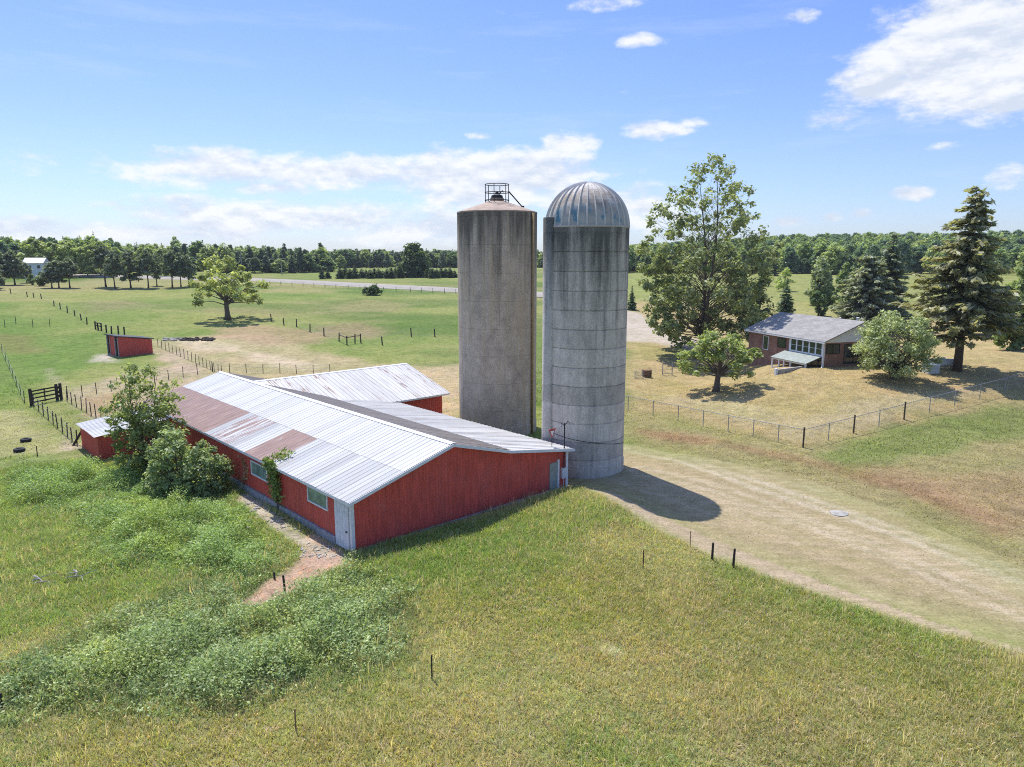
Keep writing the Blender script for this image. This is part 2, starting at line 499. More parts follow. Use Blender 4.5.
# ------------------------------------------------------------------ ground colours (soil, dry grass, lush grass ... by place)
def wpoly(pts): return np.array([G(*p)[:2] for p in pts])
def sdf(P, poly):
    x, y = P[:, 0], P[:, 1]
    d = np.full(len(x), 1e18); ins = np.zeros(len(x), bool)
    n = len(poly)
    for i in range(n):
        a = poly[i]; b = poly[(i + 1) % n]
        e = b - a; wx = x - a[0]; wy = y - a[1]
        t = np.clip((wx * e[0] + wy * e[1]) / (e @ e + 1e-9), 0, 1)
        d = np.minimum(d, (wx - t * e[0]) ** 2 + (wy - t * e[1]) ** 2)
        c = (a[1] <= y) != (b[1] <= y)
        with np.errstate(divide='ignore', invalid='ignore'):
            xi = a[0] + (y - a[1]) * e[0] / (e[1] if e[1] != 0 else 1e-9)
        ins ^= c & (x < xi)
    d = np.sqrt(d)
    return np.where(ins, -d, d)

DRIVE_PX = [(566, 486), (582, 487), (606, 500), (640, 520), (690, 547), (740, 567), (800, 589), (870, 611), (950, 635), (1040, 661), (1160, 700),
            (1160, 640), (1040, 575), (960, 540), (900, 513), (830, 488), (760, 468), (690, 455), (627, 445), (600, 442), (560, 450)]
TRACK_PX = [(600, 306), (640, 313), (655, 326), (690, 338), (735, 346), (735, 353), (690, 351), (655, 343), (600, 340)]
LANES = [np.array([G(*p)[:2] for p in l]) for l in ([(632, 449), (690, 462), (760, 486), (838, 512), (930, 545), (1040, 585)], [(628, 443), (700, 455), (790, 480), (880, 505), (980, 540), (1060, 572)],
    [(640, 470), (720, 490), (800, 520), (900, 560), (1040, 620)])]
def line_d(P, L):
    d = np.full(len(P), 1e9)
    for a, b in zip(L[:-1], L[1:]):
        e = b - a; t = np.clip(((P - a) @ e) / (e @ e), 0, 1); d = np.minimum(d, np.hypot(*(P - a - t[:, None] * e).T))
    return d
DRIVE = wpoly(DRIVE_PX); TRACK = wpoly(TRACK_PX)
MEADOW = wpoly([(-120, 470), (-20, 467), (60, 452), (95, 447), (230, 460), (345, 545), (450, 520), (560, 489), (582, 488), (606, 501), (640, 521), (690, 548), (740, 568), (800, 590),
                (870, 612), (950, 636), (1040, 662), (1160, 701), (1250, 767), (1250, 900), (-200, 900)])
BARN_PAD = None
PAINT = [  # polygon on the ground, colour, edge softness (m), edge wobble (m), strength
    # right-hand side
    ([(626, 290), (1100, 330), (1100, 380), (803, 449), (626, 411)], (.29, .22, .105), 3., 2.5, .95),
    ([(626, 412), (803, 451), (1100, 378), (1100, 620), (900, 520), (760, 475), (626, 445)], (.205, .175, .078), 2., 3., 1),
    ([(640, 430), (720, 447), (800, 462), (900, 490), (1000, 530), (1000, 520), (900, 476), (800, 456), (700, 440)], (.215, .125, .07), 1.5, 2., .75),
    ([(880, 470), (1100, 480), (1100, 540), (960, 520)], (.23, .15, .085), 2., 3., .6),
    ([(815, 455), (900, 425), (1100, 390), (1100, 425), (940, 450), (850, 470)], (.125, .15, .042), 1.5, 2., .8),
    ([(650, 395), (720, 415), (800, 440), (900, 412), (1000, 388), (900, 395), (800, 415), (740, 400)], (.29, .25, .15), 1.5, 2., .5),
    ([(640, 345), (690, 352), (680, 362), (640, 360)], (.2, .19, .06), 1.5, 1.5, .6),
    ([(700, 255), (1100, 255), (1100, 318), (860, 318), (740, 305), (626, 300), (626, 272)], (.185, .19, .06), 8., 8., .9),
    ([(720, 292), (880, 312), (880, 318), (720, 312)], (.22, .205, .075), 5., 5., .7),
    ([(627, 270), (700, 270), (700, 300), (627, 300)], (.17, .19, .055), 6., 6., .8),
    # left-hand fields
    ([(-100, 300), (0, 300), (40, 340), (110, 333), (110, 360), (60, 380), (-100, 420)], (.10, .15, .03), 3., 5., .9),
    ([(0, 335), (30, 338), (40, 352), (0, 352)], (.16, .135, .05), 2., 3., .6),
    ([(75, 302), (130, 300), (150, 306), (100, 310)], (.2, .15, .09), 5., 6., .5),
    ([(-100, 282), (60, 282), (130, 276), (260, 276), (260, 284), (60, 292), (-100, 295)], (.235, .2, .095), 5., 5., .6),
    ([(325, 328), (360, 323), (390, 328), (370, 338), (335, 336)], (.24, .165, .10), 3., 4., .6),
    ([(265, 268), (460, 268), (460, 283), (265, 276)], (.14, .165, .045), 8., 8., .8),
    # pens and yard behind the barn
    ([(150, 342), (215, 335), (250, 333), (300, 345), (360, 362), (440, 365), (470, 372), (470, 410), (440, 420), (300, 400), (200, 385), (160, 352)], (.285, .232, .125), 2., 3., .9),
    ([(165, 338), (215, 340), (260, 352), (330, 366), (300, 372), (230, 352), (190, 350)], (.36, .29, .19), 1.5, 2., .85),
    ([(215, 328), (255, 324), (330, 332), (320, 345), (270, 345), (215, 338)], (.27, .185, .11), 2., 2.5, .7),
    ([(395, 372), (470, 362), (470, 425), (440, 425), (420, 380)], (.33, .25, .15), 1.5, 2., .8),
    ([(60, 392), (120, 374), (160, 366), (215, 374), (205, 388), (150, 400), (115, 425), (80, 420)], (.30, .235, .15), 1.5, 1.5, .85),
    ([(150, 348), (175, 352), (205, 372), (190, 376), (155, 360)], (.31, .24, .16), 1., 1.5, .8),
    ([(75, 400), (125, 392), (110, 415), (85, 415)], (.26, .175, .095), 1., 1.5, .6),
    ([(-100, 415), (30, 410), (70, 440), (80, 450), (20, 465), (-100, 475)], (.25, .225, .105), 2., 1.5, .85),
    ([(35, 405), (60, 402), (95, 425), (85, 440), (70, 440)], (.2, .19, .075), 1., 1., .7),
    ([(66, 436), (82, 447), (78, 458), (60, 455)], (.32, .26, .19), .6, .6, .8),
    ([(97, 354), (112, 354), (116, 362), (92, 362)], (.36, .31, .25), .8, .8, .85),
    ([(50, 368), (58, 380), (68, 385), (62, 388), (46, 376)], (.3, .25, .17), .8, 1., .6),
]
FOREPAINT = [
    ([(-100, 460), (60, 455), (160, 470), (240, 490), (300, 540), (300, 560), (245, 600), (150, 600), (0, 640), (-100, 660)], (.135, .168, .046), 1.5, 2., .85),
    ([(-60, 690), (0, 665), (130, 605), (245, 560), (330, 570), (360, 553), (410, 600), (405, 660), (300, 690), (220, 720), (120, 720), (-60, 740)], (.10, .125, .05), 1.5, 2., .85),
    ([(350, 556), (440, 530), (560, 493), (590, 500), (640, 525), (560, 540), (440, 570), (400, 590)], (.125, .165, .04), 1., 1.5, .75),
    ([(430, 600), (560, 570), (700, 600), (700, 640), (500, 650)], (.185, .175, .045), 2., 2., .7),
    ([(600, 560), (720, 580), (860, 625), (1100, 690), (1100, 767), (900, 767), (700, 700), (600, 640)], (.165, .155, .05), 2., 2., .7),
    ([(560, 640), (640, 620), (700, 650), (660, 700), (580, 690)], (.21, .185, .075), 1., 1.5, .7),
    ([(60, 720), (200, 730), (350, 700), (480, 720), (520, 780), (60, 780)], (.2, .18, .06), 1.5, 1.5, .6),
    ([(800, 660), (1000, 720), (1000, 790), (700, 790), (720, 720)], (.19, .17, .07), 1.5, 1.5, .6),
    # bare earth by the barn's front corner
    ([(300, 540), (318, 534), (346, 556), (345, 566), (325, 572), (300, 588), (262, 606), (242, 604), (262, 584), (300, 562)], (.36, .235, .165), .25, .35, 1),
    ([(240, 492), (252, 496), (300, 535), (340, 556), (330, 562), (285, 536), (238, 502)], (.34, .29, .22), .3, .3, .95),
    ([(602, 646), (622, 650), (618, 656), (604, 653)], (.4, .37, .27), .3, .3, .7),
    ([(20, 487), (60, 482), (62, 494), (25, 497)], (.22, .2, .15), .5, .4, .7),
]
_P = [(wpoly(a), np.array(c), s, w, k) for a, c, s, w, k in PAINT]
_FP = [(wpoly(a), np.array(c), s, w, k) for a, c, s, w, k in FOREPAINT]
DIRT = [_FP[8][0], _FP[9][0]]

def ground_color(P):
    x, y = P[:, 0], P[:, 1]
    r = np.hypot(x, y)
    g = np.array((.125, .165, .038)); yl = np.array((.19, .195, .062))
    n = fbm(x * .045, y * .045, 31, 4)[:, None]
    n2 = fbm(x * .35, y * .35, 61, 3)[:, None]
    k = sstep(.35, .68, n * .7 + n2 * .3)
    col = g * (1 - k) + yl * k
    dk = sstep(.52, .66, fbm(x * .018 + 4, y * .035, 131, 4))[:, None]; col = col * (1 - .35 * dk * np.array((1, .7, .9)))
    br = sstep(.56, .7, fbm(x * .03 + 9, y * .06, 141, 4))[:, None]; col = col * (1 - .55 * br) + np.array((.235, .19, .09)) * .55 * br
    def lay(col, item):
        poly, c, s, w, st = item
        bb0 = poly.min(0) - 12 - s; bb1 = poly.max(0) + 12 + s
        m = (x > bb0[0]) & (x < bb1[0]) & (y > bb0[1]) & (y < bb1[1])
        if not m.any(): return col
        d = sdf(P[m], poly) + w * 2 * (fbm(x[m] / max(w, .3) * .45, y[m] / max(w, .3) * .45, 77, 3) - .5)
        a = (st * (1 - sstep(-s, s, d)))[:, None]
        nn = (.8 + .4 * fbm(x[m] * .8, y[m] * .8, 41, 3))[:, None]
        col[m] = col[m] * (1 - a) + c * nn * a
        return col
    for it in _P: col = lay(col, it)
    dm = sdf(P, MEADOW)
    a = (1 - sstep(-.5, .5, dm))[:, None]
    k = sstep(.3, .7, fbm(x * .12, y * .12, 19, 4))[:, None]
    fore = np.array((.14, .165, .045)) * (1 - k) + np.array((.22, .205, .085)) * k
    col = col * (1 - a) + fore * a
    for it in _FP: col = lay(col, it)
    col = col * 1.22 + .008
    # gravel drive: worn wheel lines run along its length
    dd = sdf(P, DRIVE) + .9 * (fbm(x * .5, y * .5, 88, 3) - .5)
    axis = DRIVE[6] - DRIVE[2]; axis = axis / np.linalg.norm(axis)
    s = x * axis[0] + y * axis[1]; q = -x * axis[1] + y * axis[0]
    a = (1 - np.where(q > np.median(DRIVE @ np.array((-axis[1], axis[0]))), sstep(-4.5, 1.5, dd), sstep(-.9, .7, dd)))[:, None]
    axis = DRIVE[6] - DRIVE[2]; axis = axis / np.linalg.norm(axis)
    s = x * axis[0] + y * axis[1]; q = -x * axis[1] + y * axis[0]
    st = fbm(s * .07, q * 1.3, 90, 4)[:, None]; pt = fbm(s * .12, q * .2, 95, 3)[:, None]
    straw = np.array((.315, .25, .148)); earth = np.array((.375, .295, .2)); green = np.array((.255, .222, .105))
    n_ = .6 * st + .4 * pt
    gr = straw * (.75 + .5 * st)
    k = sstep(.5, .68, fbm(s * .09 + 5, q * .5, 97, 4) * .65 + fbm(s * .5, q * .6, 98, 3) * .35)[:, None]
    gr = gr * (1 - .5 * k) + green * .5 * k
    k = sstep(.52, .66, n_); gr = gr * (1 - .65 * k) + earth * .65 * k
    wob = .5 * (fbm(s * .15, q * .1, 99, 2) - .5)
    for L, am in zip(LANES, (.95, .75, .5)):
        d = line_d(P, L) + wob
        k = (am * (1 - sstep(.15, .6, np.abs(d - .6))) * (.55 + .7 * fbm(s * .3, q * .8, 101, 3)))[:, None]
        gr = gr * (1 - k) + np.array((.42, .355, .255)) * k
    k = (1 - sstep(.2, 2.2, np.abs(sdf(P, DRIVE) + .6)))[:, None] * (q < np.median(DRIVE @ np.array((-axis[1], axis[0]))))[:, None]
    gr = gr * (1 - .6 * k) + np.array((.40, .31, .225)) * .6 * k
    col = col * (1 - a) + gr * a
    dt = sdf(P, TRACK) + 1.2 * (fbm(x * .4, y * .4, 89, 3) - .5)
    a = (1 - sstep(-1.2, 1.0, dt))[:, None]
    col = col * (1 - a) + np.array((.42, .36, .29)) * (.85 + .3 * fbm(x * .3, y * .3, 12, 3))[:, None] * a
    return col

def grow(a, b, step, k, lim):
    out = [a]; s = step
    while abs(out[-1] - a) < abs(b - a):
        s = min(s * k, lim); out.append(out[-1] + math.copysign(s, b - a))
    return out[1:]
xs = np.array(sorted(grow(-72, -1500, .5, 1.035, 60)) + list(np.arange(-72, 72.01, .45)) + grow(72, 1500, .5, 1.035, 60))
ys = np.array(sorted(grow(14, -300, .8, 1.12, 40)) + list(np.arange(14, 76, .42)) + grow(75.7, 2000, .45, 1.018, 40))
XX, YY = np.meshgrid(xs, ys)
gx, gy = XX.ravel(), YY.ravel()
gz = terrain(gx, gy)
nx, ny = len(xs), len(ys)
idx = np.arange(nx * ny).reshape(ny, nx)
quads = np.stack([idx[:-1, :-1], idx[:-1, 1:], idx[1:, 1:], idx[1:, :-1]], -1).reshape(-1, 4)
me = mesh_np('ground', np.stack([gx, gy, gz], 1), quads, ground_color(np.stack([gx, gy], 1)))
me.polygons.foreach_set('use_smooth', [True] * len(me.polygons))
tag(obj_from('ground', me, M['ground']), 'rolling green and dry grass farm ground', None, None, 'structure')

def sheet(name, poly, step, lift, label):
    lo, hi = poly.min(0) - 1, poly.max(0) + 1
    hi = np.minimum(hi, (140, 200))
    ax = np.arange(lo[0], hi[0], step); ay = np.arange(lo[1], hi[1], step)
    X, Y = np.meshgrid(ax, ay); P = np.stack([X.ravel(), Y.ravel()], 1)
    d = sdf(P, poly).reshape(X.shape)
    idx = np.arange(P.shape[0]).reshape(X.shape)
    ok = (d[:-1, :-1] + d[1:, 1:]) / 2 < .8
    q = np.stack([idx[:-1, :-1], idx[:-1, 1:], idx[1:, 1:], idx[1:, :-1]], -1)[ok]
    use = np.unique(q); mp = np.full(P.shape[0], -1); mp[use] = np.arange(len(use))
    P = P[use]; q = mp[q]
    edge = sstep(-.6, .5, -d.ravel()[use])
    V = np.stack([P[:, 0], P[:, 1], terrain(P[:, 0], P[:, 1]) + lift * edge - .02 * (1 - edge)], 1)
    me = mesh_np(name, V, q, ground_color(P))
    me.polygons.foreach_set('use_smooth', [True] * len(me.polygons))
    tag(obj_from(name, me, M['track']), label, None, None, 'structure')
sheet('driveway', DRIVE, .3, .03, 'wide sandy gravel drive between the silos and the lawn')
sheet('track', TRACK, .5, .04, 'pale gravel lane curving behind the silos to the house')

# road across the left field
road_px = [(60, 275.5), (150, 277.5), (265, 280.5), (310, 282.7), (360, 285.4), (410, 288), (470, 291.3), (545, 295), (620, 299)]
rp = np.array([G(*p)[:2] for p in road_px])
rt = np.concatenate([[0], np.cumsum(np.hypot(*(rp[1:] - rp[:-1]).T))])
ss = np.linspace(0, rt[-1], 160)
rc = np.stack([np.interp(ss, rt, rp[:, 0]), np.interp(ss, rt, rp[:, 1])], 1)
for _ in range(12): rc[1:-1] = (rc[:-2] + rc[1:-1] * 2 + rc[2:]) / 4
tg = np.gradient(rc, axis=0); tg /= np.linalg.norm(tg, axis=1)[:, None]
nr = np.stack([-tg[:, 1], tg[:, 0]], 1)
mb = MB(); W = [-6.5, -4.2, 0, 4.2, 6.5]; H = [-.05, .55, .66, .55, -.05]
vs = []
for i in range(160):
    for w, h in zip(W, H):
        q = rc[i] + nr[i] * w; vs.append((q[0], q[1], float(terrain(*rc[i])) * .6 + float(terrain(*q)) * .4 + h))
fs = [(i * 5 + j, i * 5 + j + 1, i * 5 + 6 + j, i * 5 + 5 + j) for i in range(159) for j in range(4)]
mb.add(vs, fs)
t = NT('pale_worn_asphalt'); p = t.pos(); n = t.noise(p, .4, 5)
M['road'] = t.done(t.princ(t.ramp(n, [(.3, (.27, .245, .205)), (.7, (.34, .31, .265))]), .9, 0, None, .1))
ro = mb.build('road', M['road'], None, True); tag(ro, 'pale country road crossing the left field', None, None, 'structure')

# ------------------------------------------------------------------ barn
ang = R(42.5)
U3 = np.array((math.cos(ang), math.sin(ang), 0)); V3 = np.array((-math.sin(ang), math.cos(ang), 0)); Z3 = np.array((0, 0, 1.))
O3 = np.array((-8.75, 36.9, 0.))
def B(u, v, z): return O3 + U3 * u + V3 * v + Z3 * z
UP, UB, UW, BL = 6.8, 11.4, 17.1, 36.5
Z0, ZP, ZB, ZW = 3.12, 5.05, 3.78, 2.85
barn = thing('red_barn', 'long red barn with white metal roof patched with rusty sheets, beside the two silos', 'barn', B(8, 16, 0))

def wall_strip(mb, p0, p1, zb, ztops, rib=.23, depth=.02, n=None):
    """vertical ribbed siding from p0 to p1; ztops(s) gives the top height at distance s"""
    p0 = np.array(p0, float); p1 = np.array(p1, float)
    L = np.linalg.norm((p1 - p0)[:2]); d = (p1 - p0) / L
    nn = np.array((d[1], -d[0], 0)) if n is None else n
    s = 0.; prof = []
    while s < L:
        for ds, h in ((0, 0), (.14, 0), (.165, depth), (.205, depth)):
            if s + ds < L: prof.append((s + ds, h))
        s += rib
    prof.append((L, 0))
    vs = []; uv = []
    for (q, h) in prof:
        b = p0 + d * q + nn * h
        vs += [(b[0], b[1], zb), (b[0], b[1], ztops(q))]; uv += [(q, 0), (q, ztops(q) - zb)]
    fs = [(2 * i, 2 * i + 2, 2 * i + 3, 2 * i + 1) for i in range(len(prof) - 1)]
    mb.add(vs, fs, uvs=uv)
def prof_top(u): return float(np.interp(u, [0, UP, UB, UW], [Z0, ZP, ZB, ZW])) - .05
mb = MB()
wall_strip(mb, B(0, 0, 0), B(UW, 0, 0), .12, prof_top)
wall_strip(mb, B(0, BL, 0), B(0, 0, 0), .45, lambda s: Z0 - .05)
wall_strip(mb, B(UW, 0, 0), B(UW, 22.2, 0), .1, lambda s: ZW - .05)
wall_strip(mb, B(UP * 2, BL, 0), B(0, BL, 0), .1, lambda s: float(np.interp(s, [0, UP, 2 * UP], [Z0, ZP, Z0])) - .05)
mb.build('wall', M['red_siding'], barn)
mb = MB()
for a, b_, w in ((B(0, BL, 0), B(0, 0, 0), .5),):
    mb.pbox(B(-.12, 1.8, -.6), V3 * (BL - 1.8), U3 * .2, Z3 * 1.04)
mb.pbox(B(0.2, -.06, -.5), U3 * 16.4, V3 * .12, Z3 * .62)
mb.build('foundation', M['foundation'], barn)

def ribbed(mb, P0, es, L, et, T, nrm, sheet_w=.92, rows=1, rib=.305, rh=.03, rustf=None, gap=.0, overlap=.06, trim=None):
    """ribbed roof sheets. P0 = eave corner, es along the eave, et up the slope"""
    ns = max(1, int(round(L / sheet_w))); sw = L / ns
    for r in range(rows):
        t0, t1 = T * r / rows, T * (r + 1) / rows + (overlap if r < rows - 1 else 0)
        for i in range(ns):
            s0 = i * sw
            prof = []
            q = 0.
            while q < sw - 1e-6:
                for ds, h in ((0, rh), (.035, rh), (.06, 0), (rib - .03, 0)):
                    if q + ds < sw: prof.append((q + ds, h))
                q += rib
            prof.append((sw + .02, rh))
            rust = rustf((i + .5) / ns, r) if rustf else 0.
            tone = rng.uniform(.55, 1.) if (r == 1 or rows == 1) else rng.uniform(.0, .75)
            vs = []; uv = []; lift = .006 * (i % 2) + .012 * (1 if r == 0 else 2) + .004 * rng.random()
            tj = t1 + rng.uniform(-.02, .02); ta = t0 - rng.uniform(0, .03)
            for (s, h) in prof:
                for t_ in (ta, tj):
                    tt = t_ if trim is None else trim(s0 + s, t_)
                    vs.append(P0 + es * (s0 + s) + et * tt + nrm * (h + lift)); uv.append((s0 + s + 7 * r, tt))
            fs = [(2 * k, 2 * k + 2, 2 * k + 3, 2 * k + 1) for k in range(len(prof) - 1)]
            mb.add(vs, fs, uvs=uv, rust=rust, tone=tone, crest=[1. if h > rh * .5 else 0. for (s, h) in prof for _ in (0, 1)])

def slope(P0, P1):
    d = np.array(P1) - np.array(P0); L = np.linalg.norm(d); return d / L, L
# front slope (two rows of sheets, lower row partly rusted)
e, T = slope(B(-.32, 0, Z0 - .09), B(UP, 0, ZP))
nrm = np.cross(V3, e); nrm = nrm if nrm[2] > 0 else -nrm
def rust_front(f, r):
    v = BL - f * (BL + .35)
    if r == 1: return .12 if rng.random() < .25 else 0.
    if v > 20.8: return .8
    if 16.6 < v < 19.6: return .52
    if 10.0 < v < 13.9: return .75
    if v < 2: return .25
    return .15 if rng.random() < .3 else 0.
mb = MB()
ribbed(mb, B(-.32, BL + .2, Z0 - .09), -V3, BL + .55, e, T, nrm, rows=2, rustf=rust_front, rib=.46, rh=.019)
mb.build('roof', M['roof_white'], barn)
# dark back slope
e2, T2 = slope(B(UB + .1, 0, ZB + .0), B(UP, 0, ZP))
n2 = np.cross(V3, e2); n2 = n2 if n2[2] > 0 else -n2
mb = MB(); ribbed(mb, B(UB + .1, -.35, ZB), V3, BL + .55, e2, T2, n2, rows=1, rustf=lambda f, r: .1 + .35 * rng.random(), rib=.46, rh=.02)
o = mb.build('roof', M['roof_grey'], barn); o['label'] = 'dark weathered back slope of the barn roof'
# low lean-to roof
e3, T3 = slope(B(UW + .35, 0, ZW - .06), B(UB - .05, 0, ZB - .02))
n3 = np.cross(V3, e3); n3 = n3 if n3[2] > 0 else -n3
mb = MB(); ribbed(mb, B(UW + .35, -.35, ZW - .06), V3, 22.5, e3, T3, n3, rows=1, rustf=lambda f, r: .0 if rng.random() < .7 else .2, rib=.46)
o = mb.build('roof', M['roof_streaked'], barn); o['label'] = 'pale low lean-to roof beside the silos'
# ridge cap and eave / rake trims
mb = MB()
mb.pbox(B(UP - .22, -.36, ZP + .0), V3 * (BL + .5), U3 * .22 + Z3 * .075, Z3 * .012 + U3 * .001)
mb.pbox(B(UP, -.36, ZP + .075), V3 * (BL + .5), U3 * .22 - Z3 * .062, Z3 * .012)
mb.build('ridge_cap', M['white_trim'], barn)
mb = MB()
mb.pbox(B(-.35, -.38, Z0 - .25), V3 * (BL + .6), U3 * .05, Z3 * .15)
for (a, b_) in ((B(-.35, 0, Z0 - .1), B(UP, 0, ZP)), (B(UP, 0, ZP), B(UB, 0, ZB)), (B(UB, 0, ZB), B(UW + .37, 0, ZW - .06))):
    d = b_ - a
    mb.pbox(a - V3 * .42 - Z3 * .17, d, V3 * .05, Z3 * .19)
    mb.pbox(a - V3 * .37 - Z3 * .17, d, V3 * .36, Z3 * .02)
mb.pbox(B(UW + .36, -.42, ZW - .22), V3 * 22.6, U3 * .05, Z3 * .14)
mb.build('trim', M['white_trim'], barn)
mb = MB()
mb.pbox(B(-.06, -.06, 0), U3 * .2, V3 * .2, Z3 * (Z0 - .2)); mb.build('corner_board', M['white_trim'], barn); mb = MB()
mb.pbox(B(UW - .14, -.08, -.1), U3 * .2, V3 * .2, Z3 * (ZW - .15))
mb.build('corner_board', M['white_trim'], barn)
# side windows and doors
def side_window(v0, v1, zb, zt, mat):
    mb = MB(); f = .09
    mb.pbox(B(-.07, v0, zb), V3 * (v1 - v0), U3 * .09, Z3 * f); mb.pbox(B(-.07, v0, zt - f), V3 * (v1 - v0), U3 * .09, Z3 * f)
    mb.pbox(B(-.07, v0, zb + f), V3 * f, U3 * .09, Z3 * (zt - zb - 2 * f)); mb.pbox(B(-.07, v1 - f, zb + f), V3 * f, U3 * .09, Z3 * (zt - zb - 2 * f))
    fr = mb.build('window', M['white_trim'], barn)
    mb = MB(); mb.pbox(B(-.03, v0 + f, zb + f), V3 * (v1 - v0 - 2 * f), U3 * .03, Z3 * (zt - zb - 2 * f)); mb.build('pane', mat, fr)
side_window(2.6, 5.05, 1.72, 2.72, M['glass_dusty'])
side_window(10.7, 13.3, 1.5, 2.5, M['glass_dusty'])
mb = MB()
mb.pbox(B(-.09, .2, .05), V3 * 1.5, U3 * .08, Z3 * 2.75)
for k in range(5): mb.pbox(B(-.1, .24 + .3 * k, .07), V3 * .27, U3 * .01, Z3 * 2.7)
d1 = mb.build('door', M['white_paint'], barn)
mb = MB(); mb.box(B(-.15, .38, 1.15), (.05, .12, .08), ang); mb.build('handle', M['dark_metal'], d1)
mb = MB()
mb.pbox(B(15.35, -.07, .05), U3 * .72, V3 * .06, Z3 * 2.0)
d2 = mb.build('door', simple('grey_green_door_paint', (.30, .33, .29), .6, 0, .2, 3), barn); d2['label'] = 'pale green-grey door in the gable wall'
mb = MB(); mb.pbox(B(16.1, -.1, .05), U3 * .17, V3 * .1, Z3 * 2.15); mb.build('frame', M['white_trim'], d2)
mb = MB(); mb.box(B(12.9, -.55, .03), (2.6, .9, .24), ang); mb.build('concrete_pad', M['concrete'], barn); mb = MB(); mb.box(B(15.4, -.5, -.02), (1.6, .8, .2), ang); mb.build('doorstep', M['concrete'], barn)
# meter and service mast at the silo corner
mb = MB(); mb.box(B(16.68, -.12, 1.15), (.42, .2, .75), ang); mb.tube([B(16.68, -.12, 1.5), B(16.68, -.12, 2.4)], .035); mb.tube([B(16.68, -.12, .8), B(16.68, -.12, .0)], .03)
mb.build('meter_box', M['white_plastic'], barn)
mb = MB()
mb.tube([B(16.62, -.2, 1.5), B(16.62, -.2, 4.75)], .045, 8)
mb.tube([B(16.62, -.2, 4.55), B(16.95, -.2, 4.85), B(17.1, -.3, 4.7)], .025)
mb.tube([B(16.62, -.2, 4.55), B(16.3, -.2, 4.8), B(16.2, -.25, 4.66)], .025)
mast = mb.build('service_mast', M['dark_metal'], barn)
mb = MB()
for c in (B(17.15, -.32, 4.68), B(16.18, -.27, 4.6)):
    mb = MB(); mb.lathe(c, [(0, .1), (.06, .09), (.1, 0), (0, -.02)], 10); mb.build('lamp_head', M['grey_metal'], mast)

# wing with its ridge across the barn
WU, WV0, WV1, WVR = 22.9, 22.0, 36.0, 29.0
mb = MB()
wall_strip(mb, B(UW, WV0 + .25, 0), B(WU, WV0 + .25, 0), .0, lambda s: 2.95)
wall_strip(mb, B(WU, WV0 + .25, 0), B(WU, WV1, 0), .0, lambda s: float(np.interp(s, [0, 6.75, 13.75], [2.95, 5.0, 2.95])))
wall_strip(mb, B(WU, WV1, 0), B(UP * 2, WV1, 0), .0, lambda s: 2.95)
o = mb.build('wall', M['red_siding'], barn)
def valley(s, t):   # the wing's slope is cut where it meets the barn's back slope
    return t
e4, T4 = slope(B(0, WV0 - .35, 2.93), B(0, WVR, ZP + .02))
n4 = np.cross(U3, e4); n4 = n4 if n4[2] > 0 else -n4
mb = MB()
def trimv(s, t_):
    u = WU + .4 - s
    # height of the barn's roof at this u -> where the wing's slope rises out of it
    hb = float(np.interp(u, [UP, UB, UW], [ZP, ZB, ZW])) if u < UW else 0
    if u < UB:
        tmin = (hb - 2.93) / (ZP + .02 - 2.93) * T4
        return max(t_, tmin - .05)
    return t_
ribbed(mb, B(WU + .4, WV0 - .35, 2.93), -U3, WU + .4 - UP, e4, T4, n4, rows=1, rustf=lambda f, r: .12 + .3 * (rng.random() < .5), rib=.46, trim=trimv)
o = mb.build('roof', M['roof_streaked'], barn); o['label'] = 'streaked white roof of the barn wing'
e5, T5 = slope(B(0, WV1 + .35, 2.93), B(0, WVR, ZP + .02))
n5 = np.cross(U3, e5); n5 = n5 if n5[2] > 0 else -n5
mb = MB(); ribbed(mb, B(WU + .4, WV1 + .35, 2.93), -U3, WU + .4 - UP, e5, T5, n5, rows=1, rib=.46, trim=trimv)
mb.build('roof', M['roof_streaked'], barn)
mb = MB()
mb.pbox(B(UW + .2, WV0 - .4, 2.78), U3 * (WU + .2 - UW), V3 * .05, Z3 * .16)
for (a, b_) in ((B(WU + .4, WV0 - .4, 2.93), B(WU + .4, WVR, ZP + .02)), (B(WU + .4, WVR, ZP + .02), B(WU + .4, WV1 + .4, 2.93))):
    mb.pbox(a - Z3 * .14, b_ - a, U3 * .05, Z3 * .2)
mb.pbox(B(WU + .4, WVR - .2, ZP + .0), -U3 * (WU + .4 - UP - .1), V3 * .2 + Z3 * .07, Z3 * .012)
mb.build('trim', M['white_trim'], barn)
# low annex on the far end of the side wall
mb = MB()
def az(u): return float(np.interp(u, [-5.6, 0], [1.95, 2.6]))
wall_strip(mb, B(-5.6, 36, 0), B(-5.6, 30, 0), -.2, lambda s: 1.9)
wall_strip(mb, B(-5.6, 30, 0), B(0, 30, 0), -.2, lambda s: az(-5.6 + s) - .05)
wall_strip(mb, B(0, 36, 0), B(-5.6, 36, 0), -.2, lambda s: az(-s) - .05)
o = mb.build('annex_wall', M['red_siding'], barn)
e6, T6 = slope(B(-5.85, 0, 1.92), B(.02, 0, 2.62)); n6 = np.cross(V3, e6); n6 = n6 if n6[2] > 0 else -n6
mb = MB(); ribbed(mb, B(-5.85, 29.75, 1.92), V3, 6.5, e6, T6, n6, rows=1, rib=.46)
mb.build('annex_roof', M['roof_white'], barn)

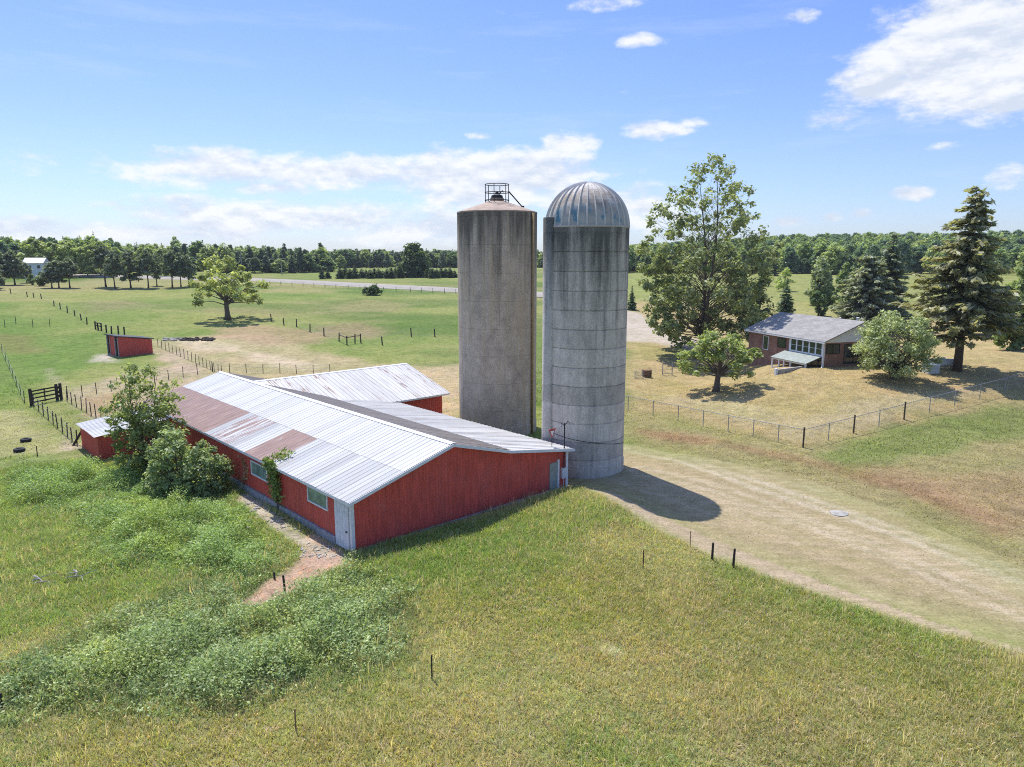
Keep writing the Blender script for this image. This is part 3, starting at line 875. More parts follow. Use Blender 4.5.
# red and white triangular sign on the low roof
p = B(16.1, .5, 3.05)
st = thing('triangular_sign', 'small red and white triangular sign on a short rod above the low barn roof', 'sign', p)
mb = MB(); mb.tube([p - Z3 * .15, p + Z3 * 1.45], .025); mb.build('pole', M['dark_metal'], st)
mb = MB()
c = p + Z3 * .95
for q, rr, mat in ((0, 1., 'red_tin'), (1, .55, 'white_trim')):
    mb = MB(); y = -V3 * (.03 + .012 * q)
    a = [c + U3 * (-.36 * rr) + Z3 * .3 * rr + y, c + U3 * .36 * rr + Z3 * .3 * rr + y, c - Z3 * .36 * rr + y]
    b_ = [k + V3 * .02 for k in a]
    mb.add(a + b_, [(0, 1, 2), (5, 4, 3), (0, 3, 4, 1), (1, 4, 5, 2), (2, 5, 3, 0)])
    mb.build('sign_plate' if q == 0 else 'sign_face', M[mat], st)

# ------------------------------------------------------------------ silos
def silo_wall(mb, c, Rr, top, rings, n=96, gd=.06):
    prof = [(Rr + .05, -1.0), (Rr + .05, .9), (Rr, .92)]
    z = rings
    while z < top - .4:
        if z > 1.2: prof += [(Rr, z - .75 * gd), (Rr - gd, z - gd / 3), (Rr - gd, z + gd / 3), (Rr, z + .75 * gd)]
        z += rings
    prof += [(Rr, top - .02), (Rr - .05, top), (Rr - .3, top)]
    mb.lathe(c, prof, n)
# tan silo with a flat cone
SL = np.array((-1.35, 66.0, 0.)); RL, TL = 3.62, 20.0
s1 = thing('concrete_silo', 'tan brown stained concrete silo with a low cone cap and railing on top', 'silo', SL, 'farm silos')
mb = MB(); silo_wall(mb, SL, RL, TL, 2.45, 96, .018); mb.build('wall', M['silo_tan'], s1, autosmooth=R(50))
mb = MB()
mb.lathe(SL + Z3 * TL, [(RL + .02, -.05), (RL + .02, .06), (.75, 1.02), (.62, 1.04)], 48)
mb.lathe(SL + Z3 * TL, [(.62, 1.0), (.62, 1.3), (.0, 1.32)], 24)
mb.build('cap', M['cone_roof'], s1, autosmooth=R(40))
mb = MB()
top = SL + Z3 * (TL + 1.0)
for z in (.0 + .12, .8, 1.5):
    pts = [top + np.array((1.08 * math.cos(a), 1.08 * math.sin(a), z)) for a in np.linspace(0, 2 * math.pi, 25)]
    mb.tube(pts, .035, 5, False)
for a in np.linspace(.3, 2 * math.pi + .3, 7)[:-1]:
    q = np.array((1.08 * math.cos(a), 1.08 * math.sin(a), 0))
    mb.tube([top + q - Z3 * .35, top + q + Z3 * 1.5], .035, 5)
mb.build('railing', M['dark_metal'], s1)
mb = MB()
mb.tube([top + np.array((1.05, -.3, .9)), top + np.array((2.25, -.5, -.45))], .045, 5)
mb.tube([top + np.array((1.05, .15, .9)), top + np.array((2.25, -.1, -.45))], .045, 5)
for k in range(4):
    f = (k + .5) / 4; mb.tube([top + np.array((1.05 + 1.2 * f, -.3 - .2 * f, .9 - 1.35 * f)), top + np.array((1.05 + 1.2 * f, .15 - .25 * f, .9 - 1.35 * f))], .03, 5)
mb.box(top + np.array((2.3, -.3, -.5)), (.3, .6, .2))
mb.build('ladder', M['dark_metal'], s1)
mb = MB(); mb.lathe(top + Z3 * .3, [(0, .62), (.12, .6), (.2, .35), (.5, .25), (.55, .0), (.4, -.02)], 16)
mb.tube([top + np.array((.1, 0, .6)), top + np.array((.5, -.2, .95)), top + np.array((.62, -.2, .8))], .05, 6)
mb.build('hatch', M['dark_metal'], s1)
# filler pipe up its right-hand side
mb = MB(); q = SL + np.array((3.2, -1.95, 0)); mb.tube([q + Z3 * -.5, q + Z3 * (TL - .1)], .1, 8)
mb.build('pipe', simple('rusty_yellow_pipe', (.36, .24, .10), .7, .1, .3, 2), s1, True)

# grey silo with a ribbed dome
SR = np.array((5.5, 53.3, 0.)); RR, TR = 3.08, 18.2
s2 = thing('domed_silo', 'grey concrete silo with a ribbed metal dome and traces of blue paint', 'silo', SR, 'farm silos')
mb = MB(); silo_wall(mb, SR, RR, TR, 1.37, 96); mb.build('wall', M['silo_grey'], s2, autosmooth=R(50))
mb = MB(); N = 30; per = 8
vs = []; fs = []
K = 18
for i in range(K + 1):
    a = (math.pi / 2) * i / K
    for j in range(N * per):
        t_ = 2 * math.pi * j / (N * per)
        kk = j % per
        rr = RR - .06
        if i < K: rr += (.09 if kk in (0,) else 0.) - .015 * math.sin(math.pi * kk / per)
        vs.append(SR + np.array((rr * math.cos(a) * math.cos(t_), rr * math.cos(a) * math.sin(t_), TR + .05 + rr * 1.03 * math.sin(a))))
n_ = N * per
for i in range(K):
    for j in range(n_): fs.append((i * n_ + j, i * n_ + (j + 1) % n_, (i + 1) * n_ + (j + 1) % n_, (i + 1) * n_ + j))
mb.add(vs, fs, rib=[1. if (j % per) == 0 else 0. for i in range(K + 1) for j in range(N * per)]); mb.lathe(SR + Z3 * TR, [(RR - .02, -.1), (RR + .03, -.02), (RR + .03, .08), (RR - .08, .1)], 64)
mb.lathe(SR + Z3 * (TR + 3.03), [(.42, .0), (.42, .1), (0, .16)], 20)
mb.build('dome', M['dome'], s2)
# chute on its left side
mb = MB(); ca = R(205); cc = SR + np.array((math.cos(ca), math.sin(ca), 0)) * (RR - .02)
mb.lathe(cc, [(.5, -1), (.5, TR + .6), (.46, TR + .65), (0, TR + .7)], 20)
mb.build('chute', M['silo_grey'], s2, autosmooth=R(40))
mb = MB(); mb.tube([SR + np.array((RR * math.cos(R(a)) * 1.005, RR * math.sin(R(a)) * 1.005, 3.2 - .008 * (a - 220))) for a in range(215, 350, 6)], .02, 5)
mb.build('cable', M['dark_metal'], s2)

# ------------------------------------------------------------------ brick house
HC = at_z(823, 368.5, 2.25)
e1 = np.array((-.284, .959, 0)); e1 /= np.linalg.norm(e1); e2 = np.array((e1[1], -e1[0], 0))
hang = math.atan2(e2[1], e2[0])
def Hh(a, b, z): return np.array((HC[0], HC[1], 0)) + e2 * a + e1 * b + Z3 * z
HW, HL, EZ, AZ = 11.0, 15.8, 5.8, 8.0     # width, length, eave and ridge height above datum
house = thing('brick_house', 'single storey brick house with grey shingle roof and white sunroom on a dry lawn', 'house', Hh(HW / 2, 8, 2.3))
def wallq(mb, p0, p1, zb, zt):
    p0 = np.array(p0, float); p1 = np.array(p1, float); L = np.linalg.norm((p1 - p0)[:2])
    mb.add([(p0[0], p0[1], zb), (p1[0], p1[1], zb), (p1[0], p1[1], zt), (p0[0], p0[1], zt)], [(0, 1, 2, 3)],
           uvs=[(0, zb), (L, zb), (L, zt), (0, zt)])
mb = MB()
for a, b_ in (((0, 0), (HW, 0)), ((HW, 0), (HW, HL)), ((HW, HL), (0, HL)), ((0, HL), (0, 0))): wallq(mb, Hh(*a, 0), Hh(*b_, 0), -.5, EZ - .25)
mb.build('wall', M['brick'], house)
for b_, s in ((-.02, -1), (HL + .02, 1)):
    mb = MB()
    p = [Hh(-.05, b_, EZ - .3), Hh(HW + .05, b_, EZ - .3), Hh(HW + .05, b_, EZ - .02), Hh(HW / 2, b_, AZ - .06), Hh(-.05, b_, EZ - .02)]
    q = [k - e1 * .06 * -s for k in p]
    mb.add(p + q, [(0, 1, 2, 3, 4), (9, 8, 7, 6, 5), (0, 5, 6, 1), (4, 9, 5, 0), (1, 6, 7, 2)])
    mb.build('gable', M['house_siding'], house)
def roofslab(mb, p00, p10, p11, p01, th):
    n = np.cross(p10 - p00, p01 - p00); n /= np.linalg.norm(n)
    if n[2] < 0: n = -n
    L = np.linalg.norm(p10 - p00); Wd = np.linalg.norm(p01 - p00)
    t_ = [p + n * th for p in (p00, p10, p11, p01)]
    mb.add([p00, p10, p11, p01] + t_, [(3, 2, 1, 0), (4, 5, 6, 7), (0, 1, 5, 4), (1, 2, 6, 5), (2, 3, 7, 6), (3, 0, 4, 7)],
           uvs=[(0, 0), (L, 0), (L, Wd), (0, Wd)] * 2)
mb = MB(); ov = .55; ez = EZ - (AZ - EZ) / (HW / 2) * ov
roofslab(mb, Hh(-ov, -.6, ez), Hh(-ov, HL + .5, ez), Hh(HW / 2, HL + .5, AZ), Hh(HW / 2, -.6, AZ), .12)
roofslab(mb, Hh(HW + ov, -.6, ez), Hh(HW + ov, HL + .5, ez), Hh(HW / 2 + .004, HL + .5, AZ), Hh(HW / 2 + .004, -.6, AZ), .12)
rf = mb.build('roof', M['shingle'], house)
for (a, b_, h, r) in ((6.1, 1.5, .55, .14), (7.5, .9, .3, .1), (6.4, 5., .4, .09)):
    c = Hh(a, b_, AZ - abs(a - HW / 2) * (AZ - EZ) / (HW / 2)); mb = MB(); mb.tube([c - Z3 * .1, c + Z3 * h], r, 10)
    mb.lathe(c + Z3 * h, [(r * 1.5, 0), (r * 1.5, .1), (0, .16)], 10)
    mb.build('vent_pipe', M['white_plastic'], rf)
mb = MB()
mb.pbox(Hh(-ov - .03, -.6, ez - .12), e1 * (HL + 1.1), e2 * .05, Z3 * .2)
mb.build('gutter', M['white_trim'], house)
# front wall openings (gable end)
def hwin(face, a0, a1, z0, z1, fm, gm, nm=0, name='window', fw=.09):
    """face 'f': gable end looking at -e1; 'l': long side looking at -e2"""
    if face == 'f': X, Nn, P = e2, -e1, lambda a, z: Hh(a, 0, z)
    else: X, Nn, P = e1, -e2, lambda a, z: Hh(0, a, z)
    mb = MB(); w = a1 - a0
    mb.pbox(P(a0, z0) + Nn * .06, X * w, -Nn * .07, Z3 * fw); mb.pbox(P(a0, z1 - fw) + Nn * .06, X * w, -Nn * .07, Z3 * fw)
    for k in range(nm + 2):
        q = a0 + (w - fw) * k / (nm + 1)
        mb.pbox(P(q, z0 + fw) + Nn * .06, X * fw, -Nn * .07, Z3 * (z1 - z0 - 2 * fw))
    fr = mb.build(name, fm, house)
    mb = MB(); mb.pbox(P(a0 + fw, z0 + fw) + Nn * .03, X * (w - 2 * fw), -Nn * .04, Z3 * (z1 - z0 - 2 * fw)); mb.build('pane', gm, fr)
    return fr
hwin('f', .25, 2.3, 4.05, 5.3, M['dark_metal'], M['glass_dark'], 1)
hwin('f', 3.0, 5.9, 2.7, 5.25, M['dark_metal'], M['glass_dark'], 1, 'patio_door')
hwin('f', 7.2, 9.6, 3.9, 5.3, M['dark_metal'], M['glass_dark'], 1)
mb = MB(); mb.pbox(Hh(3.1, -1.0, 2.15), e2 * 3.4, e1 * .95, Z3 * .16); mb.build('doorstep', M['concrete'], house)
# sunroom band of white windows on the long side
mb = MB(); mb.pbox(Hh(-.16, .0, 3.72), e1 * 6.6, e2 * .14, Z3 * (EZ - .3 - 3.72)); sun = mb.build('sunroom', M['white_paint'], house)
mb = MB()
for k in range(5):
    b0 = .35 + 1.22 * k
    for z0, z1 in ((3.95, 4.62), (4.68, 5.35)): mb.pbox(Hh(-.185, b0, z0), e1 * .92, e2 * .03, Z3 * (z1 - z0))
mb.build('pane', M['glass_dark'], sun)
mb = MB(); mb.pbox(Hh(-.22, -.1, .6), e2 * .22, e1 * .22, Z3 * (EZ - .9)); mb.tube([Hh(-.3, -.15, 5.5), Hh(-.3, -.15, 2.7), Hh(-.7, -.5, 2.4)], .06, 6)
mb.build('downspout', M['white_trim'], house)
hwin('l', 7.4, 9.2, 3.9, 5.2, M['old_wood'], M['glass_dark'], 0)
hwin('l', 11.2, 12.4, 3.2, 5.2, M['white_paint'], M['glass_dark'], 0)
# lower porch under the sunroom
mb = MB(); roofslab(mb, Hh(-2.5, .2, 2.85), Hh(-2.5, 7.2, 2.85), Hh(-.18, 7.2, 3.66), Hh(-.18, .2, 3.66), .08); mb.build('porch_roof', M['porch_roof'], house)
mb = MB()
for b_ in (.4, 3.3, 4.6, 5.6, 7.0): mb.pbox(Hh(-2.35, b_, .1), e1 * .16, e2 * .16, Z3 * 2.75)
mb.pbox(Hh(-2.35, .4, 1.9), e1 * 2.9, e2 * .08, Z3 * .12)
mb.pbox(Hh(-2.35, 4.6, 1.6), e1 * 2.4, e2 * .08, Z3 * .1); mb.pbox(Hh(-2.32, .3, 2.66), e1 * 6.9, e2 * .1, Z3 * .16)
mb.build('porch_post', M['white_trim'], house)
mb = MB(); mb.pbox(Hh(-.1, .3, .3), e1 * 6.6, e2 * .08, Z3 * 3.1); mb.build('porch_back', M['glass_dark'], house)
# retaining wall by the porch
q0 = at_z(806, 367.6, 2.3); q1 = at_z(775.5, 379, 1.3); q0[2] = q1[2] = 0
d = q1 - q0
rw = thing('retaining_wall', 'low white retaining wall stepping out beside the house porch', 'wall', q0)
mb = MB(); mb.add([(q0[0], q0[1], -.5), (q1[0], q1[1], -.5), (q1[0], q1[1], 2.45), (q0[0], q0[1], 2.5)] + [(p_[0] + e1[0] * .25, p_[1] + e1[1] * .25, zz) for p_, zz in ((q0, -.5), (q1, -.5), (q1, 2.45), (q0, 2.5))],
    [(0, 1, 2, 3), (7, 6, 5, 4), (3, 2, 6, 7), (1, 5, 6, 2), (0, 3, 7, 4)])
mb.build('wall', M['concrete'], rw)
mb = MB(); mb.box(q1 + np.array((0, 0, 1.3)), (.3, .35, 2.6), hang); mb.build('pillar', M['white_paint'], rw)

# white equipment box, gas tank, wooden crate, cage
p = G(930.5, 373)
a = thing('utility_box', 'white box with louvred sides on the lawn beside the big spruce', 'utility box', p)
mb = MB(); mb.box(p + Z3 * .5, (1.5, 1.0, 1.0), .2); mb.build('cabinet', M['white_plastic'], a)
mb = MB(); mb.box(p + Z3 * 1.04, (1.6, 1.1, .08), .2); mb.build('lid', M['house_siding'], a)
mb = MB()
for k in range(6): mb.box(p + np.array((.1, -.5, .2 + .13 * k)), (1.2, .04, .04), .2)
mb.build('louvre', M['grey_metal'], a)
p = G(947, 370) + np.array((0, .9, 0))
a = thing('gas_tank', 'white horizontal gas tank between the utility box and the spruce trunk', 'gas tank', p)
mb = MB(); pts = []
for k in range(13):
    pts.append((k - 6) / 6)
prof = [(math.sqrt(max(0, 1 - max(0, (abs(s) - .72) / .28) ** 2)) * .5 + .001) for s in pts]
mb.tube([p + np.array((s * 1.9, s * -.25, .78)) for s in pts], prof, 16); mb.build('tank', M['white_plastic'], a, True)
for s in (-1.1, 1.1): mb = MB(); mb.box(p + np.array((s, -s * .13, .16)), (.18, .7, .36)); mb.build('leg', M['concrete'], a)
mb = MB(); mb.lathe(p + Z3 * 1.25, [(.2, 0), (.2, .16), (.0, .24)], 12); mb.build('valve_cover', M['white_trim'], a)
p = G(646.5, 377)
a = thing('wooden_crate', 'brown slatted wooden crate standing in the lawn right of the domed silo', 'crate', p)
mb = MB()
for k in range(4): mb.box(p + np.array((0, 0, .14 + .25 * k)), (1.15, .95, .21), .1)
mb.build('slats', M['tan_wood'], a)
for sx in (-.55, .55):
    for sy in (-.46, .46): mb = MB(); mb.box(p + np.array((sx, sy, .5)), (.09, .09, 1.06), .1); mb.build('corner_post', M['wood'], a)
p = G(638.5, 378)
a = thing('wire_cage', 'small wire cage beside the brown crate on the lawn', 'cage', p)
mb = MB()
for sx in (-.55, .55):
    for sy in (-.4, .4): mb.tube([p + np.array((sx, sy, 0)), p + np.array((sx, sy, .9))], .03, 5)
for z in (.05, .45, .9):
    q = [p + np.array((sx, sy, z)) for sx, sy in ((-.55, -.4), (.55, -.4), (.55, .4), (-.55, .4), (-.55, -.4))]; mb.tube(q, .02, 5)
for k in range(9): mb.tube([p + np.array((-.5 + .125 * k, -.4, 0)), p + np.array((-.5 + .125 * k, -.4, .9))], .012, 4)
mb.build('frame', M['grey_metal'], a)

# ------------------------------------------------------------------ small red shed
sA = G(119.5, 357); sB = G(153, 353); sD = G(106, 353.5)
du = sB - sA; du[2] = 0; Ls = np.linalg.norm(du); du /= Ls
dv = np.array((-du[1], du[0], 0)); Ds = 4.6
z0 = min(sA[2], sB[2]) - .3; zt = sA[2]
shed = thing('red_shed', 'small red open-sided animal shed with a dark flat roof in the green field', 'shed', sA + du * Ls / 2 + dv * Ds / 2)
mb = MB()
def shz(s): return float(np.interp(s, [0, Ls], [zt + 3.15, zt + 2.35]))
wall_strip(mb, sA, sB, z0, shz); wall_strip(mb, sB, sB + dv * Ds, z0, lambda s: zt + 2.35); wall_strip(mb, sB + dv * Ds, sA + dv * Ds, z0, lambda s: shz(Ls - s))
mb.build('wall', M['red_siding'], shed)
mb = MB()
a0 = sA + dv * Ds; 
wall_strip(mb, a0 - dv * 1.2 , a0 - dv * 3.2, z0, lambda s: zt + 3.1)
mb.build('front_panel', M['red_siding'], shed)
for k in (0, 1.2, 3.2, Ds - .2): mb = MB(); mb.box(sA + dv * (k + .1) + np.array((0, 0, 1.4)), (.16, .16, 3.3), math.atan2(du[1], du[0])); mb.build('post', M['grey_metal'], shed)
mb = MB()
q = [sA - du * .3 - dv * .2, sB + du * .3 - dv * .2, sB + du * .3 + dv * (Ds + .2), sA - du * .3 + dv * (Ds + .2)]
hz = [zt + 3.2, zt + 2.38, zt + 2.38, zt + 3.2]
vs = [(k[0], k[1], h) for k, h in zip(q, hz)] + [(k[0], k[1], h + .14) for k, h in zip(q, hz)]
mb.add(vs, [(3, 2, 1, 0), (4, 5, 6, 7), (0, 1, 5, 4), (1, 2, 6, 5), (2, 3, 7, 6), (3, 0, 4, 7)])
mb.build('roof', simple('dark_grey_felt_roof', (.075, .08, .085), .85, 0, .2, 1.), shed)

# ------------------------------------------------------------------ farmhouse far left
p = G(38, 283); p = G(38, 279)
fh = thing('white_farmhouse', 'distant white farmhouse half hidden by trees at the far left', 'house', p)
mb = MB(); zb = z_at(275, p); zt_ = z_at(264, p); rz = .3
mb.box((p[0], p[1], (zb + zt_) / 2 - 1), (6.0, 7, zt_ - zb + 3), rz); mb.build('wall', M['white_paint'], fh)
mb = MB(); ca, sa = math.cos(rz), math.sin(rz)
ex = np.array((ca, sa, 0)); ey = np.array((-sa, ca, 0))
b0 = np.array((p[0], p[1], zt_ + .35))
v = [b0 - ex * 3.4 - ey * 4, b0 + ex * 3.4 - ey * 4, b0 + ex * 3.4 + Z3 * 1.9, b0 - ex * 3.4 + Z3 * 1.9, b0 - ex * 3.4 + ey * 4, b0 + ex * 3.4 + ey * 4]
mb.add(v, [(0, 1, 2, 3), (3, 2, 5, 4), (0, 3, 4), (1, 5, 2)]); mb.build('roof', simple('pale_pinkish_roof', (.62, .58, .58), .7), fh)
for k in (-1.6, 1.2): mb = MB(); mb.pbox(b0 + ex * k - ey * 3.56 - Z3 * 1.9, ex * .9, ey * .06, Z3 * 1.1); mb.build('window', M['glass_dark'], fh)

# ------------------------------------------------------------------ tyres, slab, rubble, branches
def tyre(px, py, label, rz):
    p = G(px, py); o = thing('old_tyre', label, 'tyre', p + Z3 * .0, 'old tyres on the yard')
    mb = MB(); k_ = .66; prof = [(.30, .1), (.33, .02), (.45, -.02), (.58, .02), (.66, .09), (.67, .2), (.66, .31), (.58, .38), (.45, .42), (.33, .38), (.3, .3), (.3, .1)]
    prof = [(a_ * k_, b_ * k_) for a_, b_ in prof]; mb.lathe(p + Z3 * .02, prof, 28); mb.build('rubber', M['rubber'], o, True)
    mb = MB(); mb.lathe(p + Z3 * .02, [(0, .12), (.13, .12), (.19, .15), (.19, .19)], 20); mb.build('rim', M['grey_metal'], o)
tyre(26, 441.5, 'black tyre lying flat on the yard, the one nearer the fence', 0)
tyre(19.5, 451.5, 'black tyre lying flat on the yard, the one nearer the weeds', 0)

def rock_mesh(mb, c, s, seed, flat=.6):
    r = np.random.default_rng(seed); n = 10; vs = []; fs = []
    lv = [(-.9, .5), (-.3, .95), (.35, .85), (.8, .45)]
    for z, k in lv:
        for j in range(n):
            t_ = 2 * math.pi * j / n; q = k * s * (.8 + .4 * r.random())
            vs.append((c[0] + q * math.cos(t_), c[1] + q * math.sin(t_), c[2] + z * s * flat * (.85 + .3 * r.random())))
    for i in range(3):
        for j in range(n): fs.append((i * n + j, i * n + (j + 1) % n, (i + 1) * n + (j + 1) % n, (i + 1) * n + j))
    fs.append(tuple(range(n))[::-1]); fs.append(tuple(3 * n + j for j in range(n)))
    mb.add(vs, fs)
p = G(839, 514); mb = MB(); rock_mesh(mb, p + Z3 * .03, .62, 3, .22)
o = mb.build('flat_stone', M['rock']); tag(o, 'flat pale stone lying on the gravel drive', 'stone')
def rubble(px0, py0, px1, py1, n, smin, smax, name, label, mat, seed):
    r = np.random.default_rng(seed); mb = MB()
    for i in range(n):
        c = G(r.uniform(px0, px1), r.uniform(py0, py1)); s = r.uniform(smin, smax)
        if r.random() < .5: rock_mesh(mb, c + Z3 * s * .25, s, int(r.integers(1e6)), .5)
        else: mb.box(c + Z3 * s * .3, (s * r.uniform(1, 3.5), s * r.uniform(.4, 1.), s * .5), r.uniform(0, 3))
    o = mb.build(name, mat); tag(o, label, 'rubble', None, 'stuff')
rubble(22, 484, 58, 493, 70, .12, .4, 'rubble', 'scatter of broken pale boards and stones in the weeds by the yard', M['rock'], 1)
rubble(163, 338, 182, 341, 46, .12, .38, 'rubble', 'heap of pale broken concrete at the pen edge', M['rock'], 2)
rubble(180, 338, 214, 341, 110, .12, .4, 'rubble', 'heap of dark old timber at the pen edge', M['old_wood'], 4)
rubble(244, 497, 300, 533, 60, .05, .16, 'rubble', 'crumbled pale concrete along the barn footing', M['rock'], 5)
rubble(300, 542, 342, 558, 90, .03, .09, 'rubble', 'small stones on the bare earth by the barn corner', M['rock'], 6)
def branch(px, py, rz, label, seed):
    p = G(px, py); r = random.Random(seed); mb = MB()
    d = np.array((math.cos(rz), math.sin(rz), 0)); s = np.array((-d[1], d[0], 0))
    pts = [p + d * (k * .24 - .7) + s * r.uniform(-.1, .1) + Z3 * (.22 + r.uniform(-.05, .12)) for k in range(7)]
    mb.tube(pts, [.05 - .006 * k for k in range(7)], 5)
    for k in (2, 3, 4):
        q = pts[k]; mb.tube([q, q + d * .3 + s * r.choice((-1, 1)) * .4 + Z3 * .2, q + d * .6 + s * r.choice((-1, 1)) * .6 + Z3 * .3], [.028, .02, .01], 5)
    o = mb.build('dead_branch', M['rock']); tag(o, label, 'branch', 'bleached branches in the meadow')
branch(42, 584, -.6, 'bleached forked branch in the meadow, the one toward the yard side', 3)
branch(78, 580, -.75, 'bleached forked branch in the meadow, the one toward the barn side', 5)

# ------------------------------------------------------------------ posts and fences
def lone_post(px, py, pyt, r, mat, label, cat='post', name='fence_post', group=None, lean=0.):
    p = G(px, py); h = z_at(pyt, p) - p[2]
    mb = MB(); d = np.array((lean, lean * .5, 1.))
    mb.tube([p - Z3 * .3, p + d * h * .5, p + d * h], [r, r * .95, r * .9], 8)
    o = mb.build(name, mat); tag(o, label, cat, group); return o
lone_post(712, 560, 543, .068, M['old_wood'], 'short dark wooden post at the drive edge, the one nearer the silo shadow', lean=.02)
lone_post(733, 568.5, 549, .068, M['old_wood'], 'short dark wooden post at the drive edge, the one farther from the silo', lean=.04)
lone_post(690, 547, 531, .025, M['tan_wood'], 'thin rusty rod at the drive edge beside the silo shadow', 'rod', 'steel_rod')
lone_post(643, 569, 550, .03, M['dark_metal'], 'thin dark rod in the grass in front of the silos', 'rod', 'steel_rod')
lone_post(432, 679, 655, .03, M['dark_metal'], 'thin dark rod in the open meadow below the barn wall', 'rod', 'steel_rod')
lone_post(296, 731, 709, .03, M['tan_wood'], 'thin brown rod beside the weeds at the bottom of the photo', 'rod', 'steel_rod')
lone_post(285, 590, 575, .06, M['dark_metal'], 'dark steel stake in the bare earth by the barn, the taller one', 'stake', 'steel_stake', lean=-.06)
lone_post(274.5, 579, 572, .06, M['dark_metal'], 'dark steel stake in the bare earth by the barn, the stubby one', 'stake', 'steel_stake')
lone_post(2.5, 708, 693, .04, M['dark_metal'], 'dark rod in the weeds at the far left edge', 'rod', 'steel_rod')
lone_post(37.5, 456, 446, .04, M['wood'], 'thin grey stick standing on the yard beside the tyres', 'stick', 'wooden_stick')

def fence(name, label, pts_px, h, r, mat, wires=3, wr=.012, extra=None, jitter=.0, group=None, every=1):
    P = [G(*p) for p in pts_px]
    root = thing(name, label, 'fence', P[0], group)
    for i, p in enumerate(P):
        if i % every: continue
        mb = MB(); l = (random.uniform(-jitter, jitter), random.uniform(-jitter, jitter))
        hh = h * random.uniform(.92, 1.08)
        mb.tube([p - Z3 * .3, p + np.array((l[0], l[1], hh))], [r, r * .92], 7)
        mb.build('post', mat, root)
    if wires:
        mb = MB()
        for k in range(wires):
            z = h * (.25 + .65 * k / max(1, wires - 1))
            mb.tube([p + Z3 * z for p in P], wr, 4)
        mb.build('wire', M['grey_metal'], root)
    return root, P
def lerp_px(a, b, n): return [(a[0] + (b[0] - a[0]) * k / (n - 1), a[1] + (b[1] - a[1]) * k / (n - 1)) for k in range(n)]
fence('wooden_fence', 'line of short dark posts running diagonally across the left field to the red shed',
      [(11, 293.5), (27.5, 297), (34, 297.6), (41.5, 298.6), (54, 306), (60.5, 309), (67.5, 312.6), (75, 316), (81.5, 320), (87, 324)], 1.35, .12, M['wood'], 2, .015, jitter=.15)
root, P = fence('braced_fence', 'H-braced corner posts of the field fence behind the red shed', [(95.5, 329), (98.5, 330), (101.5, 330.5), (106.5, 332.5), (111.5, 333.8), (118.5, 334.2), (124.5, 335.5)], 1.5, .14, M['old_wood'], 2, .015, jitter=.1)
mb = MB()
for z in (1.3, .75): mb.tube([P[0] + Z3 * z, P[2] + Z3 * z], .09, 6)
mb.build('rail', M['old_wood'], root)
root, P = fence('pasture_fence', 'line of posts with a small braced frame across the middle of the green pasture',
      [(271.5, 321.5), (284, 325), (296.5, 327), (310, 332), (324, 336), (339, 341.5), (347, 345), (355, 343.5), (361, 343), (382.5, 345), (411.5, 336.5), (435, 337)], 1.6, .12, M['wood'], 2, .015, jitter=.12)
mb = MB()
mb.tube([P[5] + Z3 * 1.25, P[6] + Z3 * 1.25], .07, 6); mb.tube([P[6] + Z3 * 1.3, P[7] + Z3 * 1.3, P[8] + Z3 * 1.3], .07, 6)
mb.build('rail', M['wood'], root)
fence('pen_fence', 'close-set stake fence along the dry pen behind the barn', lerp_px((158, 346.5), (222, 374.5), 18), 1.35, .045, M['wood'], 3, .012, jitter=.06)
fence('yard_fence', 'wire fence on thin stakes along the pale track behind the barn', lerp_px((68, 399), (212, 371.5), 11), 1.4, .05, M['wood'], 3, .012, jitter=.06)
fence('yard_fence', 'wire fence on stakes leading from the gate toward the annex', lerp_px((67, 401), (106, 424), 9), 1.45, .05, M['wood'], 3, .012, jitter=.06)
fence('lane_fence', 'stake fence between the tyre yard and the grass strip by the gate', lerp_px((34, 407), (77, 445), 10), 1.35, .055, M['wood'], 3, .012, jitter=.06)
fence('lane_fence', 'stake fence climbing the green field behind the dark gate', lerp_px((24.5, 403), (2, 352), 7), 1.3, .04, M['wood'], 2, .012, jitter=.06)
fence('thin_fence', 'row of thin posts in the left field in front of the dark post line', [(5, 327), (16, 324), (33, 327), (50, 326.5), (18, 349), (3, 347)][:4], 1.5, .06, M['wood'], 2, .01)
fence('roadside_fence', 'low post fence along the near side of the country road',
      [(270, 285), (281, 285.5), (292, 286), (303, 286.6), (314, 287.2), (325, 287.8), (336, 288.4), (348, 289), (360, 289.8), (372, 290.3), (384, 291), (396, 291.6), (410.5, 292), (421.5, 292.3), (433, 292.8), (444.5, 293.3), (456, 294)], 1.4, .08, M['wood'], 2, .015, jitter=.1)
fence('back_fence', 'thin fence between the dry pen and the pasture behind the barn wing', lerp_px((213, 372), (330, 374), 8), 1.3, .05, M['wood'], 3, .012, jitter=.05)
p0 = G(73.5, 436); mb = MB(); p1 = G(71.5, 446)
mb.tube([p1 - Z3 * .2, p1 + np.array((.9, .5, 1.5))], .1, 8)
o = mb.build('leaning_post', M['old_wood']); tag(o, 'thick dark post leaning beside the red annex', 'post')
